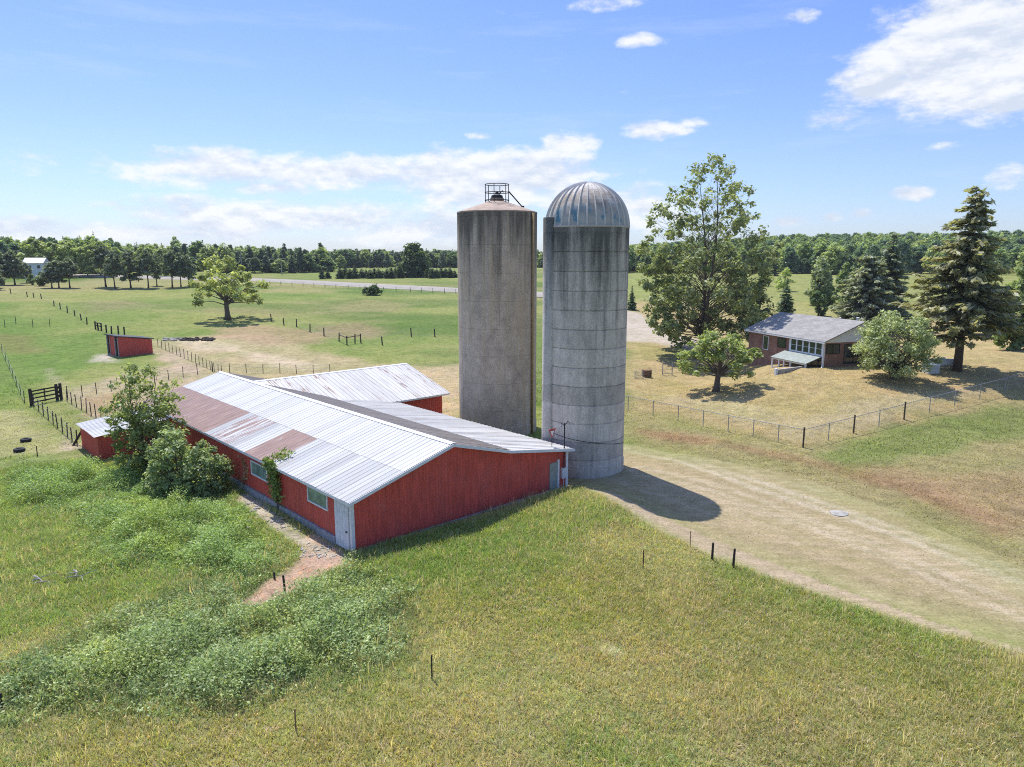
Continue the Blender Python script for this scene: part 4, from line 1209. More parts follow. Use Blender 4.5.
# gate
g0, g1 = G(32.5, 405.5), G(61.5, 399.5)
gate = thing('wooden_gate', 'dark board gate standing closed in the field beside the tyre yard', 'gate', g0)
mb = MB(); d = g1 - g0
for z in (.25, .7, 1.15, 1.5): mb.pbox(g0 + Z3 * z, d * .82, np.array((.0, .07, 0)), Z3 * .16)
for f in (0, .42, .8): mb.pbox(g0 + d * f + Z3 * .2, d * .025, np.array((0, .1, 0)), Z3 * 1.5)
mb.build('board_panel', M['old_wood'], gate)
for f in (-.03, .86, 1.0):
    mb = MB(); q = g0 + d * f; mb.tube([q - Z3 * .2, q + Z3 * 1.9], .16, 8); mb.build('gate_post', M['old_wood'], gate)
mb = MB()
for z in (.3, .8, 1.3): mb.pbox(g0 + d * .86 + Z3 * z, d * .14, np.array((.0, .1, 0)), Z3 * .3)
mb.build('brace', M['old_wood'], gate)

# chain-link fence round the lawn
cl_px = [(600, 405)] + lerp_px((628, 410.5), (803, 447.5), 8)[0:] + lerp_px((803, 447.5), (1030, 384.5), 10)[1:] + [(1075, 372)]
CP = [G(*p) for p in cl_px]
ch = thing('chain_link_fence', 'grey chain-link fence round the dry lawn of the brick house', 'fence', CP[0])
for i, p in enumerate(CP):
    big = i in (8, 10, 12)
    mb = MB(); r = .075 if big else .04
    mb.tube([p - Z3 * .2, p + Z3 * (1.75 if big else 1.6)], r, 8); o = mb.build('post', M['grey_metal'] if not big else M['wood'], ch)
mb = MB(); mb.tube([p + Z3 * 1.55 for p in CP], .028, 5); mb.build('rail', M['grey_metal'], ch)
mb = MB(); L = 0
for i in range(len(CP) - 1):
    a, b_ = CP[i], CP[i + 1]; l = np.linalg.norm(b_ - a)
    mb.add([a + Z3 * .04, b_ + Z3 * .04, b_ + Z3 * 1.53, a + Z3 * 1.53], [(0, 1, 2, 3)], uvs=[(L, 0), (L + l, 0), (L + l, 1.5), (L, 1.5)]); L += l
mb.build('mesh', M['chain'], ch)
# small gate of the lawn
c0, c1 = G(662.5, 375), G(672, 375)
gt = thing('garden_gate', 'small grey wire gate between two posts under the spreading tree', 'gate', c0)
for q in (c0, c1): mb = MB(); mb.tube([q, q + Z3 * 1.9], .07, 8); mb.build('gate_post', M['grey_metal'], gt)
mb = MB()
for z in (.2, .9, 1.6): mb.tube([c0 + Z3 * z, c1 + Z3 * z], .03, 5)
mb.build('frame', M['grey_metal'], gt)
# utility poles
for px, pb, ptop, lab in ((242, 273.5, 253, 'pale utility pole in front of the far pine wood, left of the road'), (282, 275, 260, 'pale utility pole in front of the far pine wood, nearer the barn')):
    p = G(px, pb); zt_ = z_at(ptop, p)
    o = thing('utility_pole', lab, 'utility pole', p)
    mb = MB(); mb.tube([p, np.array((p[0], p[1], zt_))], [.2, .14], 8); mb.build('pole', M['concrete'], o)
    mb = MB(); mb.box((p[0], p[1], zt_ - .6), (2.6, .14, .14), .4); mb.build('crossarm', M['wood'], o)

# ------------------------------------------------------------------ trees
def unit(v): return v / (np.linalg.norm(v, axis=-1, keepdims=True) + 1e-9)
def cards(cen, nrm, size, asp, col, rg, fold=.18, axis=None):
    n = len(cen)
    a = rg.normal(size=(n, 3)) if axis is None else axis + rg.normal(size=(n, 3)) * .25
    nrm = unit(nrm); a = unit(a - nrm * (a * nrm).sum(1, keepdims=True)); b = np.cross(nrm, a)
    s = size[:, None]; asp = np.asarray(asp); w = s * (asp[:, None] if asp.ndim else asp)
    v = np.stack([cen - a * s, cen + b * w + nrm * w * fold, cen + a * s, cen - b * w + nrm * w * fold], 1).reshape(-1, 3)
    q = np.arange(4 * n).reshape(n, 4)
    return v, q, np.repeat(col, 4, 0)
def jitcol(c0, c1, n, rg, t=None):
    t = rg.random(n) if t is None else t
    c = np.array(c0)[None] * (1 - t[:, None]) + np.array(c1)[None] * t[:, None]
    return c * rg.uniform(.75, 1.25, n)[:, None]

def broad_tree(seed, H, Wd, base=.25, prof=None, clumps=60, leaves=80, leaf=.25, clump_r=.9, c0=(.045, .075, .02), c1=(.10, .135, .035),
               trunk_r=.3, stems=1, lean=(0, 0), squash=.75, up=.8, limbs=True, spread=1.0, thin=0., limb_f=1.):
    """trunk and crown meshes with the foot at the origin"""
    rg = np.random.default_rng(seed)
    prof = prof or [(0, .35), (.2, .85), (.5, 1.), (.8, .7), (1., .15)]
    ph, pr = zip(*prof)
    hh = base * H
    cs = []; tries = 0
    while len(cs) < clumps and tries < clumps * 40:
        tries += 1
        f = rg.random() ** .9; rmax = np.interp(f, ph, pr) * Wd / 2
        if rg.random() > np.interp(f, ph, pr) * .9 + .1: continue
        a = rg.uniform(0, 2 * math.pi); rr = max(0, rmax - clump_r * .5) * math.sqrt(rg.uniform(.12, 1))
        p = np.array((rr * math.cos(a), rr * math.sin(a), hh + f * (H - hh - clump_r * .4)))
        if all(np.linalg.norm((p - q) / (1, 1, .9)) > clump_r * .8 * spread for q in cs) or rg.random() < .12: cs.append(p)
    cs = np.array(cs); cs[:, 0] += lean[0] * cs[:, 2]; cs[:, 1] += lean[1] * cs[:, 2]
    V = []; Q = []; Cc = []; off = 0
    for p in cs:
        n = int(leaves * rg.uniform(.6, 1.4) * (1. if thin <= 0 else np.interp(p[2] / H, [.35, .75], [1.3, 1 - thin]))); r = clump_r * rg.uniform(.65, 1.3)
        d = unit(rg.normal(size=(n, 3))); rad = r * rg.random(n) ** .45
        q = p + d * rad[:, None] * np.array((1, 1, squash))
        q += rg.normal(size=(n, 3)) * r * .12
        nn = d * .6 + np.array((0, 0, up)) + rg.normal(size=(n, 3)) * .55
        shade = rg.uniform(-.25, .25)
        t = np.clip(rg.random(n) * .7 + .15 + shade, 0, 1)
        v, qd, c = cards(q, nn, leaf * rg.uniform(.6, 1.3, n), rg.uniform(.45, .75, n), jitcol(c0, c1, n, rg, t), rg)
        V.append(v); Q.append(qd + off); Cc.append(c); off += len(v)
    crown = (np.concatenate(V), np.concatenate(Q), np.concatenate(Cc))
    mb = MB()
    tops = []
    for s in range(stems):
        a = 2 * math.pi * s / max(stems, 1) + seed
        k = 0 if stems == 1 else 1
        pts = []; rad = []
        for i in range(9):
            f = i / 8; h = f * H * .88
            wob = .03 * H * math.sin(f * 5 + seed + s) * f
            pts.append(np.array((k * math.cos(a) * (.15 * trunk_r * 4 + f * Wd * .16) + lean[0] * h + wob, k * math.sin(a) * (.15 * trunk_r * 4 + f * Wd * .16) + lean[1] * h + wob * .6, h - .15)))
            rad.append(trunk_r * ((1 - f) ** .8 * .9 + .06) * (1.35 if i == 0 else 1) * (1 if stems == 1 else .75))
        mb.tube(pts, rad, 9); tops.append((np.array(pts), rad))
    if limbs:
        for p in cs:
            P, rd = tops[int(rg.integers(stems))]
            z = max(hh * .75 + rg.uniform(0, .12) * H, p[2] - np.hypot(p[0], p[1]) * rg.uniform(.4, 1.1) - .3)
            i = np.clip(np.interp(z, P[:, 2], np.arange(9)), 0, 8); b = np.array([np.interp(i, np.arange(9), P[:, k]) for k in range(3)])
            r0 = min(np.interp(i, np.arange(9), rd) * .5, .03 * H ** .6) * limb_f
            m = (b + p) / 2 + np.array((0, 0, .06 * np.linalg.norm(p - b))) + rg.normal(size=3) * .05 * np.linalg.norm(p - b)
            mb.tube([b, m, p], [r0, r0 * .6, r0 * .18], 5, False)
            for k in range(2):
                e = p + unit(rg.normal(size=3)) * clump_r * .7; mb.tube([p * .6 + m * .4, e], [r0 * .35, r0 * .1], 4, False)
    return mb, crown

def spruce(seed, H, Wd, base=.08, c0=(.03, .05, .028), c1=(.075, .095, .05), levels=40, per=9, spray=.5, droop=.35, gap=0., trunk_r=.3, double=False, pw=.85, dense=1.0, irr=0.):
    rg = np.random.default_rng(seed)
    V = []; Q = []; Cc = []; off = 0
    mb = MB()
    mb.tube([(0, 0, -.2), (0, 0, H * .35), (0, 0, H * .7), (0, 0, H)], [trunk_r * 1.2, trunk_r * .75, trunk_r * .4, .02], 9)
    for L in range(levels):
        f = (L + rg.uniform(-.3, .3)) / levels; f = min(max(f, 0), .995)
        z0 = H * (base + (1 - base) * f)
        Rm = Wd / 2 * ((1 - f) ** pw) * (1 if f > .1 else .75 + 2.5 * f)
        k = max(3, int(per * (.5 + .6 * (1 - f))))
        for j in range(k):
            if rg.random() < gap: continue
            a = 2 * math.pi * (j + rg.random() * .9) / k + L * 1.3; z0 += irr * rg.normal() * .25
            R_ = Rm * rg.uniform(.62 - .22 * irr, 1.12 + .12 * irr)
            if R_ < .12: R_ = .12
            d = np.array((math.cos(a), math.sin(a), 0)); sd = np.array((-d[1], d[0], 0))
            n = max(4, int(R_ / spray * 7 * dense))
            t = rg.random(n) ** .75
            zz = z0 - droop * R_ * (t ** 1.3) * (1 - .55 * t) * 1.6 + .1 * R_ * np.maximum(0, t - .75) * 4 * .5 + (.25 * R_ if f > .85 else 0) * t
            wdt = spray * (.9 - .55 * t) * min(1, R_)
            c = d[None] * (t * R_)[:, None] + sd[None] * (rg.normal(size=n) * wdt * .9)[:, None]
            c = np.concatenate([c[:, :2], (zz + rg.normal(size=n) * spray * .16)[:, None]], 1)
            ax = d[None] * 1. + sd[None] * rg.normal(size=n)[:, None] * .7 - np.array((0, 0, .35))
            nn = np.array((0, 0, 1.))[None] + rg.normal(size=(n, 3)) * .45 + d[None] * .25
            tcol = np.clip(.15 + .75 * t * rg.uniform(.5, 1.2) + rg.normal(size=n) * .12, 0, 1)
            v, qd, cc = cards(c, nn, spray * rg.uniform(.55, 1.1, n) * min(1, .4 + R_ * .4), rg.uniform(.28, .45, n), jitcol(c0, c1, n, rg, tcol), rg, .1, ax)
            V.append(v); Q.append(qd + off); Cc.append(cc); off += len(v)
            if R_ > .8 and H > 10:
                mb.tube([(0, 0, z0), d * R_ * .5 + Z3 * (z0 - droop * R_ * .35), d * R_ * .85 + Z3 * (z0 - droop * R_ * .5)], [.05, .035, .01], 4, False)
    return mb, (np.concatenate(V), np.concatenate(Q), np.concatenate(Cc))

def place_tree(name, label, cat, parts, loc, group=None, bark='bark', rz=0.):
    mb, (v, q, c) = parts
    root = thing(name, label, cat, loc, group)
    root.rotation_euler = (0, 0, rz)
    me = bpy.data.meshes.new('trunk'); me.from_pydata(mb.v, [], mb.f); me.polygons.foreach_set('use_smooth', [True] * len(me.polygons)); me.update()
    obj_from('trunk', me, M[bark], root)
    obj_from('crown', mesh_np('crown', v, q, c), M['leaf'], root)
    return root
def hgt(px, pyb, pyt, extra=0):
    p = G(px, pyb); return p, z_at(pyt, p) - p[2]
def wpx(p, w): return w / F * (p[1] * math.cos(PITCH) - (p[2] - CAMH) * math.sin(PITCH))

# tall cottonwood behind the lawn
p = G(703, 352); h = z_at(152, p) - p[2]; w = wpx(p, 134)
place_tree('cottonwood_tree', 'very tall loose-crowned tree towering beside the brick house', 'tree',
    broad_tree(11, h, w * 1.04, .05, [(0, .7), (.15, .95), (.35, 1.), (.52, 1.02), (.66, .92), (.8, .68), (.92, .4), (1, .12)], 340, 60, .33, 1.05, (.085, .105, .045), (.205, .215, .105), .45, 2, spread=.95, squash=.85, thin=.55, limb_f=.5), p)
# apple tree in front
p = G(716, 391); h = z_at(330, p) - p[2]; w = wpx(p, 88)
place_tree('apple_tree', 'low spreading light green tree with a leaning trunk in the dry lawn', 'tree',
    broad_tree(5, h, w, .3, [(0, .85), (.3, 1.), (.6, .85), (1, .4)], 62, 75, .2, .7, (.115, .145, .046), (.245, .275, .105), .4, 1, (.08, 0), .6), p)
# willow-like bush by the house
p = G(893, 379); h = z_at(312, p) - p[2]; w = wpx(p, 84)
place_tree('round_bush', 'large pale grey-green rounded bush in front of the house gable', 'bush',
    broad_tree(8, h, w, .08, [(0, .6), (.2, .95), (.45, 1.), (.75, .85), (1, .45)], 120, 120, .15, .8, (.125, .15, .07), (.29, .31, .165), .25, 3), p)
# spruces
p = G(957, 371); h = z_at(187, p) - p[2]; w = wpx(p, 108)
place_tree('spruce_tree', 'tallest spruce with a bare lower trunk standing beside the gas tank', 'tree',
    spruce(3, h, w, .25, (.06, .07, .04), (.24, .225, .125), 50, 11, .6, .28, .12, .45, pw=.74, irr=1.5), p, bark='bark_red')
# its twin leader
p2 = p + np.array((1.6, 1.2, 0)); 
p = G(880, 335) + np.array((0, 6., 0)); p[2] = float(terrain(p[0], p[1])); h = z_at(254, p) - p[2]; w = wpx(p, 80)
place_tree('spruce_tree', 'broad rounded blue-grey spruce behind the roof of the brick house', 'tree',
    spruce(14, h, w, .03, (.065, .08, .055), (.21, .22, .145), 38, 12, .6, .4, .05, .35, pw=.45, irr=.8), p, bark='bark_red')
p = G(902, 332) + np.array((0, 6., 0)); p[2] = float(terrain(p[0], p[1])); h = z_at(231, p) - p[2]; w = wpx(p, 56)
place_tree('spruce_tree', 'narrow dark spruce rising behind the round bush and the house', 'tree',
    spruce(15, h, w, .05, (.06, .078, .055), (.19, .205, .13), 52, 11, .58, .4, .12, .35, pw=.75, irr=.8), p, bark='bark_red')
# small conifers and bushes in the right-hand fields
def small_spruce(px, pb, pt, wd, label, seed, c0=(.035, .06, .036), c1=(.11, .14, .07)):
    p = G(px, pb); h = z_at(pt, p) - p[2]; w = wpx(p, wd)
    place_tree('spruce_tree', label, 'tree', spruce(seed, h, w, .03, c0, c1, 24, 9, .42, .3, .03, .16, pw=.9), p, bark='bark_red')
small_spruce(631.5, 310, 285, 12, 'tiny dark spruce just right of the domed silo', 21)
small_spruce(785, 318, 277, 24, 'small pointed dark spruce in the field behind the house roof', 22)
small_spruce(774, 276, 238, 13, 'slim dark spruce at the edge of the far wood beside the tall cottonwood', 23)
def bush(px, pb, pt, wd, name, label, seed, c0, c1, cl=34, lv=60, leaf=.3, cr=1.0, base=.05, group=None, cat='tree', prof=None):
    p = G(px, pb); h = z_at(pt, p) - p[2]; w = wpx(p, wd)
    return place_tree(name, label, cat, broad_tree(seed, h, w, base, prof or [(0, .6), (.3, 1.), (.6, .9), (1, .3)], cl, lv, leaf, cr * max(.4, min(1.2, w / 7)), c0, c1, .16), p, group)
DG = (.045, .07, .033); MG = (.09, .12, .045); LG = (.16, .195, .07); YG = (.25, .28, .095)
bush(750, 326, 282, 44, 'juniper_tree', 'broad bushy dark tree between the cottonwood and the house roof', 31, DG, (.10, .115, .04), 60, 70, .32)
bush(819, 305, 257, 30, 'leafy_tree', 'tall pale grey-green tree standing in the field behind the house', 32, (.10, .125, .065), (.24, .265, .15), 60, 70, .35, prof=[(0, .8), (.3, 1.), (.6, .7), (1, .2)])
bush(818, 316, 288, 20, 'dark_bush', 'small dark rounded tree in front of the pale grey-green tree', 33, DG, MG, 24)
bush(845, 303, 262, 22, 'leafy_tree', 'mid green tree between the pale field tree and the spruces', 34, MG, LG, 40)
bush(784, 291, 268, 19, 'leafy_bush', 'bright yellow-green bush in the field behind the small spruce', 35, LG, YG, 24, cat='bush')
bush(764, 286, 266, 14, 'leafy_bush', 'small green bush at the far field edge', 36, MG, LG, 16, cat='bush')
bush(740, 284, 268, 16, 'leafy_bush', 'grey-green bush at the far field edge behind the cottonwood', 37, MG, (.12, .14, .06), 16, cat='bush')
bush(1012, 350, 268, 46, 'leafy_tree', 'green tree cut by the right edge behind the big spruce', 38, MG, LG, 70, 70, .35)
bush(985, 335, 280, 36, 'leafy_tree', 'green tree right behind the big spruce', 39, DG, LG, 50, 70, .35)
bush(1050, 345, 250, 60, 'leafy_tree', 'large green tree past the right edge', 40, MG, LG, 70, 70, .35)
bush(830, 306, 285, 20, 'leafy_bush', 'low olive bush at the foot of the pale field tree', 41, MG, LG, 20, cat='bush')

# tree at the barn annex and bushes along the side wall
p = G(152, 472); h = z_at(362, p) - p[2]; w = wpx(p, 82)
place_tree('young_tree', 'leafy tree with a red-tinged top growing beside the barn annex', 'tree',
    broad_tree(51, h, w, .04, [(0, .85), (.15, .9), (.35, .85), (.55, 1.), (.8, .8), (1, .35)], 140, 52, .15, .55, (.075, .105, .034), (.225, .245, .085), .16, 2, squash=.8, thin=.35), p)
bw = [(178, 492, 428, 60, 'broad grey-green bush between the annex tree and the barn wall', 52), (208, 494, 443, 56, 'rounded green bush against the barn side wall', 53)]
for px, pb, pt, wd, lab, sd in bw:
    p = G(px, pb); h = z_at(pt, p) - p[2]; w = wpx(p, wd)
    place_tree('leafy_bush', lab, 'bush', broad_tree(sd, h, w, .03, [(0, .8), (.3, 1.), (.7, .8), (1, .4)], 60, 75, .12, .45, (.075, .105, .04), (.235, .265, .12), .1, 3, spread=1.4), p)
# vine on the side wall
rg = np.random.default_rng(9)
p = B(-.1, 9.2, 0)
n = 1500
vv = 9.1 + rg.normal(size=n) * (.45) ; zz = .6 + 2.9 * rg.random(n) ** .7
vv += np.where(zz < 1.6, -.15, .15)
keep = rg.random(n) < np.clip(1.15 - np.abs(vv - 9.1) / 1.0, .1, 1)
vv, zz = vv[keep], zz[keep]; uu = -.12 - .3 * rg.random(len(vv)) - np.where(zz > 2.8, .25, 0)
cen = O3[None] + U3[None] * uu[:, None] + V3[None] * vv[:, None] + Z3[None] * zz[:, None]
n2_ = 160; c2 = B(.6, 9.6, 3.45)[None] + rg.normal(size=(n2_, 3)) * np.array((.35, .35, .22))
cen = np.concatenate([cen, c2]); n = len(cen)
nn = -U3[None] * .8 + np.array((0, 0, .5)) + rg.normal(size=(n, 3)) * .5
v, q, c = cards(cen - p, nn, rg.uniform(.06, .15, n), .7, jitcol((.06, .10, .02), (.2, .23, .06), n, rg), rg)
vn = thing('climbing_vine', 'green vine climbing the red barn side wall between the two windows', 'vine', p)
obj_from('leaves', mesh_np('leaves', v, q, c), M['leaf'], vn)
mb = MB(); mb.tube([B(-.2, 9.0, -.2), B(-.15, 9.2, 1.2), B(-.15, 9.0, 2.4), B(-.3, 9.4, 3.3)], [.05, .04, .03, .015], 6); mb.build('stem', M['bark'], vn)
# dry vine further along
vn = thing('dry_vine', 'thin dry vine on the red wall beside the farther side window', 'vine', B(-.1, 14.4, 0))
n = 130; zz = .3 + 2.1 * rg.random(n); vvv = 14.4 + .3 * np.sin(zz * 3) + rg.normal(size=n) * .25
cen = O3[None] + U3[None] * (-.12) + V3[None] * vvv[:, None] + Z3[None] * zz[:, None] - B(-.1, 14.4, 0)
v, q, c = cards(cen, -U3[None] + rg.normal(size=(n, 3)) * .4, rg.uniform(.05, .11, n), .7, jitcol((.14, .12, .05), (.3, .26, .15), n, rg), rg)
obj_from('leaves', mesh_np('leaves', v, q, c), M['leaf'], vn)
mb = MB(); mb.tube([B(-.12, 14.4 + .3 * math.sin(z * 3), z) for z in np.linspace(-.1, 2.4, 8)], .02, 5); mb.build('stem', M['bark'], vn)

# oak in the left field
p = G(228, 319.5); h = z_at(257, p) - p[2]; w = wpx(p, 86)
place_tree('oak_tree', 'spreading pale green tree with a dark trunk alone in the left pasture', 'tree',
    broad_tree(60, h, w, .3, [(0, .85), (.25, 1.), (.5, .85), (.7, .62), (1, .3)], 46, 95, .36, 1.15, (.11, .13, .05), (.33, .34, .12), .62, 1, squash=.75, spread=1.7), p)
# big round tree and low bush beyond the pasture
bush(415, 277, 243, 32, 'leafy_tree', 'large round dark-based tree on the far side of the road', 61, DG, (.11, .13, .045), 90, 80, .7, 2.0, prof=[(0, .95), (.3, 1.), (.6, .85), (1, .3)])
bush(373, 295, 284.5, 19, 'field_bush', 'low dark bush on the near side of the country road', 62, (.025, .04, .018), MG, 24, 60, .35, .9, cat='bush')
# hedge row of little conifers on the far verge
proto = None; gi = 0
rgx = np.random.default_rng(4)
hx = [322, 328] + [340, 345, 350, 355] + list(np.arange(362, 404, 4.2)) + list(np.arange(428, 458, 4.4))
hp = spruce(70, 4.6, 4.0, .02, (.025, .042, .022), (.075, .095, .042), 12, 8, .55, .2, 0, .1, pw=.6)
for i, px in enumerate(hx):
    p = G(px, 278.5 + rgx.uniform(-.4, .4) - .004 * (px - 320)); s = rgx.uniform(.8, 1.2) * (.85 if px < 330 else 1)
    if proto is None: proto = o = place_tree('hedge_conifer', 'little dark bushy conifer in the broken hedge beyond the road', 'bush', hp, p, 'hedge conifers beyond the road', 'bark_red')
    else:
        o = copy_tree(proto); o.location = tuple(p)
    o.scale = (s, s, s * rgx.uniform(.8, 1.1)); o.rotation_euler = (0, 0, rgx.uniform(0, 6))

# row of dark pines along the road at left: (px, base, top, width)
def pine_parts(seed, H=12.5, W=7.5, base=.3):
    return broad_tree(seed, H, W, base, [(0, .75), (.25, 1.), (.55, .8), (.8, .55), (1, .15)], 64, 44, .36, .85, (.055, .072, .045), (.17, .185, .115), .24, 1, squash=.55, up=.6)
pines = [pine_parts(81), pine_parts(82, base=.2), pine_parts(83, base=.36), pine_parts(84, W=6, base=.25)]
protos = []
rows = [
 (52, 288, 262, 22, 0, 'dark pine, left one of the clump before the white farmhouse'), (59, 288, 260, 22, 1, 'dark pine in the middle of the clump before the white farmhouse'),
 (70, 288, 258, 24, 2, 'dark pine, right one of the clump before the white farmhouse'),
 (106, 287, 244, 28, 2, 'tallest dark pine of the roadside row, right of the farmhouse clump'), (115, 288.5, 250, 22, 0, 'dark pine just right of the tallest roadside pine'),
 (131, 288, 249, 26, 1, 'dark twin-looking pine in the middle of the roadside row'), (148.5, 288, 249, 24, 2, 'straight bare-trunked pine in the middle of the roadside row'),
 (157, 286, 254, 14, 3, 'slim pine in a gap of the roadside row'), (172.5, 287.5, 250, 24, 0, 'dark pine left of the last pair in the roadside row'),
 (181, 287, 252, 20, 2, 'dark pine, left one of the last pair in the roadside row'), (189, 286.5, 254, 18, 3, 'dark pine at the right end of the roadside row'),
 (15, 285, 250, 26, 1, 'dark broad tree left of the white farmhouse'), (4, 285, 252, 24, 0, 'dark tree cut by the left edge of the photo'), (-10, 288, 248, 30, 1, 'dark tree past the left edge'),
 (27, 283, 262, 13, 3, 'small dark tree in front of the white farmhouse wall'), (26, 276, 247, 16, 0, 'dark tree close behind the white farmhouse'), (0, 290, 272, 12, 3, 'small dark tree at the left edge in front of the others')]
for (px, pb, pt, wd, k, lab) in rows:
    p = G(px, pb); h = z_at(pt, p) - p[2]; w = wpx(p, wd)
    hit = next((q for q in protos if q[0] == k), None)
    if hit is None: o = place_tree('pine_tree', lab, 'tree', pines[k], p, 'dark pines along the left road', 'bark_red'); protos.append((k, o))
    else: o = copy_tree(hit[1]); o['label'] = lab; o.location = tuple(p)
    H0 = 12.5; W0 = 6. if k == 3 else 7.5
    o.scale = (w / W0, w / W0, h / H0); o.rotation_euler = (0, 0, rgx.uniform(0, 6))
# lighter broadleaf trees behind that row
light = [(37, 277, 236, 30, 'tall light green tree behind the white farmhouse'), (55, 277, 240, 26, 'yellow-green tree above the farmhouse clump of pines'), (72, 277, 241, 26, 'light green tree rising right of the farmhouse'),
         (88, 277, 243, 24, 'light green tree behind the gap in the roadside pines'), (101, 277, 239, 26, 'light green tree behind the tallest roadside pine'), (165, 277, 246, 22, 'dull green tree behind the roadside row'),
         (210, 277, 245, 24, 'dull green tree behind the pasture oak'), (225, 277, 244, 22, 'dark green tree behind the pasture oak')]
bl = [broad_tree(91, 14, 9, .12, None, 60, 60, .5, 1.25, (.13, .155, .06), (.32, .35, .13), .25), broad_tree(92, 14, 9, .12, None, 60, 60, .5, 1.25, (.10, .125, .055), (.25, .275, .115), .25)]
pr = {}
for i, (px, pb, pt, wd, lab) in enumerate(light):
    k = 0 if i < 5 else 1
    p = G(px, pb); h = z_at(pt, p) - p[2]; w = wpx(p, wd)
    if k not in pr: o = pr[k] = place_tree('leafy_tree', lab, 'tree', bl[k], p, 'leafy trees behind the roadside pines')
    else: o = copy_tree(pr[k]); o['label'] = lab; o.location = tuple(p)
    o.scale = (w / 9, w / 9, h / 14); o.rotation_euler = (0, 0, rgx.uniform(0, 6))

bush(44, 286, 271, 16, 'dark_bush', 'dark bush in front of the right end of the white farmhouse', 46, DG, MG, 24, cat='bush')
bush(33, 285, 274, 11, 'leafy_bush', 'light green bush in front of the white farmhouse', 47, MG, LG, 16, cat='bush')
# ------------------------------------------------------------------ far woods (instanced tree crowns, one object per wood)
def proto_coll(name, parts_list):
    col = bpy.data.collections.new(name)
    for i, (mb, (v, q, c)) in enumerate(parts_list):
        tv = np.array(mb.v); nt = len(tv)
        me = bpy.data.meshes.new(name + '_tree')
        faces = [f for f in mb.f] + [tuple(r + nt) for r in q]
        me.from_pydata(np.concatenate([tv, v]).tolist(), [], [tuple(int(k) for k in f) for f in faces])
        me.materials.append(M['bark']); me.materials.append(M['leaf'])
        me.polygons.foreach_set('material_index', [0] * len(mb.f) + [1] * len(q))
        a = me.attributes.new('col', 'FLOAT_COLOR', 'POINT'); cc = np.ones((len(tv) + len(v), 4), np.float32); cc[nt:, :3] = c
        a.data.foreach_set('color', cc.ravel()); me.update()
        o = bpy.data.objects.new(name + '_tree', me); col.objects.link(o)
    return col
def wood(name, label, pts, scales, col):
    me = bpy.data.meshes.new(name); me.from_pydata([tuple(p) for p in pts], [], [])
    a = me.attributes.new('sc', 'FLOAT_VECTOR', 'POINT'); a.data.foreach_set('vector', np.ascontiguousarray(scales, np.float32).ravel())
    a = me.attributes.new('rot', 'FLOAT_VECTOR', 'POINT'); r = np.zeros((len(pts), 3), np.float32); r[:, 2] = rng.uniform(0, 6.28, len(pts)); a.data.foreach_set('vector', r.ravel())
    o = obj_from(name, me, M['leaf'])
    ng = bpy.data.node_groups.new(name, 'GeometryNodeTree')
    ng.interface.new_socket('Geometry', in_out='INPUT', socket_type='NodeSocketGeometry'); ng.interface.new_socket('Geometry', in_out='OUTPUT', socket_type='NodeSocketGeometry')
    gi = ng.nodes.new('NodeGroupInput'); go = ng.nodes.new('NodeGroupOutput')
    ci = ng.nodes.new('GeometryNodeCollectionInfo'); ci.inputs['Collection'].default_value = col; ci.inputs['Separate Children'].default_value = True; ci.inputs['Reset Children'].default_value = True
    ip = ng.nodes.new('GeometryNodeInstanceOnPoints'); ip.inputs['Pick Instance'].default_value = True
    def at(n):
        q = ng.nodes.new('GeometryNodeInputNamedAttribute'); q.data_type = 'FLOAT_VECTOR'; q.inputs['Name'].default_value = n; return q.outputs['Attribute']
    ng.links.new(gi.outputs[0], ip.inputs['Points']); ng.links.new(ci.outputs[0], ip.inputs['Instance'])
    ng.links.new(at('sc'), ip.inputs['Scale']); ng.links.new(at('rot'), ip.inputs['Rotation']); ng.links.new(ip.outputs[0], go.inputs[0])
    m = o.modifiers.new('trees', 'NODES'); m.node_group = ng
    return tag(o, label, 'forest', None, 'stuff')
pine_col = proto_coll('far_pine', [broad_tree(100 + i, 14, 6.5, .15, [(0, .8), (.3, 1.), (.6, .75), (1, .12)], 46, 42, .55, 1.05, (.04, .058, .04), (.12, .145, .08), .22, squash=.6) for i in range(3)]
                      + [spruce(110, 15, 6, .06, (.04, .058, .042), (.115, .14, .085), 18, 8, .8, .25, .05, .2)])
leaf_col = proto_coll('far_broadleaf', [broad_tree(120 + i, 14, 9.5, .1, [(0, .8), (.3, 1.), (.6, .9), (.85, .6), (1, .25)], 55, 46, .62, 1.5,
                      ((.07, .10, .042), (.06, .09, .04), (.09, .12, .045), (.05, .08, .048))[i], ((.22, .26, .09), (.18, .225, .085), (.28, .31, .115), (.14, .185, .10))[i], .22) for i in range(4)])
mixed_col = bpy.data.collections.new('mixed_wood')
for o_ in list(pine_col.objects) + list(leaf_col.objects)[1:3]: mixed_col.objects.link(o_)
def scatter_band(px0, px1, rows_m, n, seed, rmin, rmax):
    """points between two bearings and two ranges"""
    r_ = np.random.default_rng(seed); pts = []
    a0 = math.atan2(px0 - CX, F * 1.0151); a1 = math.atan2(px1 - CX, F * 1.0151)
    a = r_.uniform(a0, a1, n); d = np.sqrt(r_.uniform(rmin ** 2, rmax ** 2, n))
    x, y = d * np.sin(a), d * np.cos(a)
    return np.stack([x, y, terrain(x, y) - .2], 1), r_
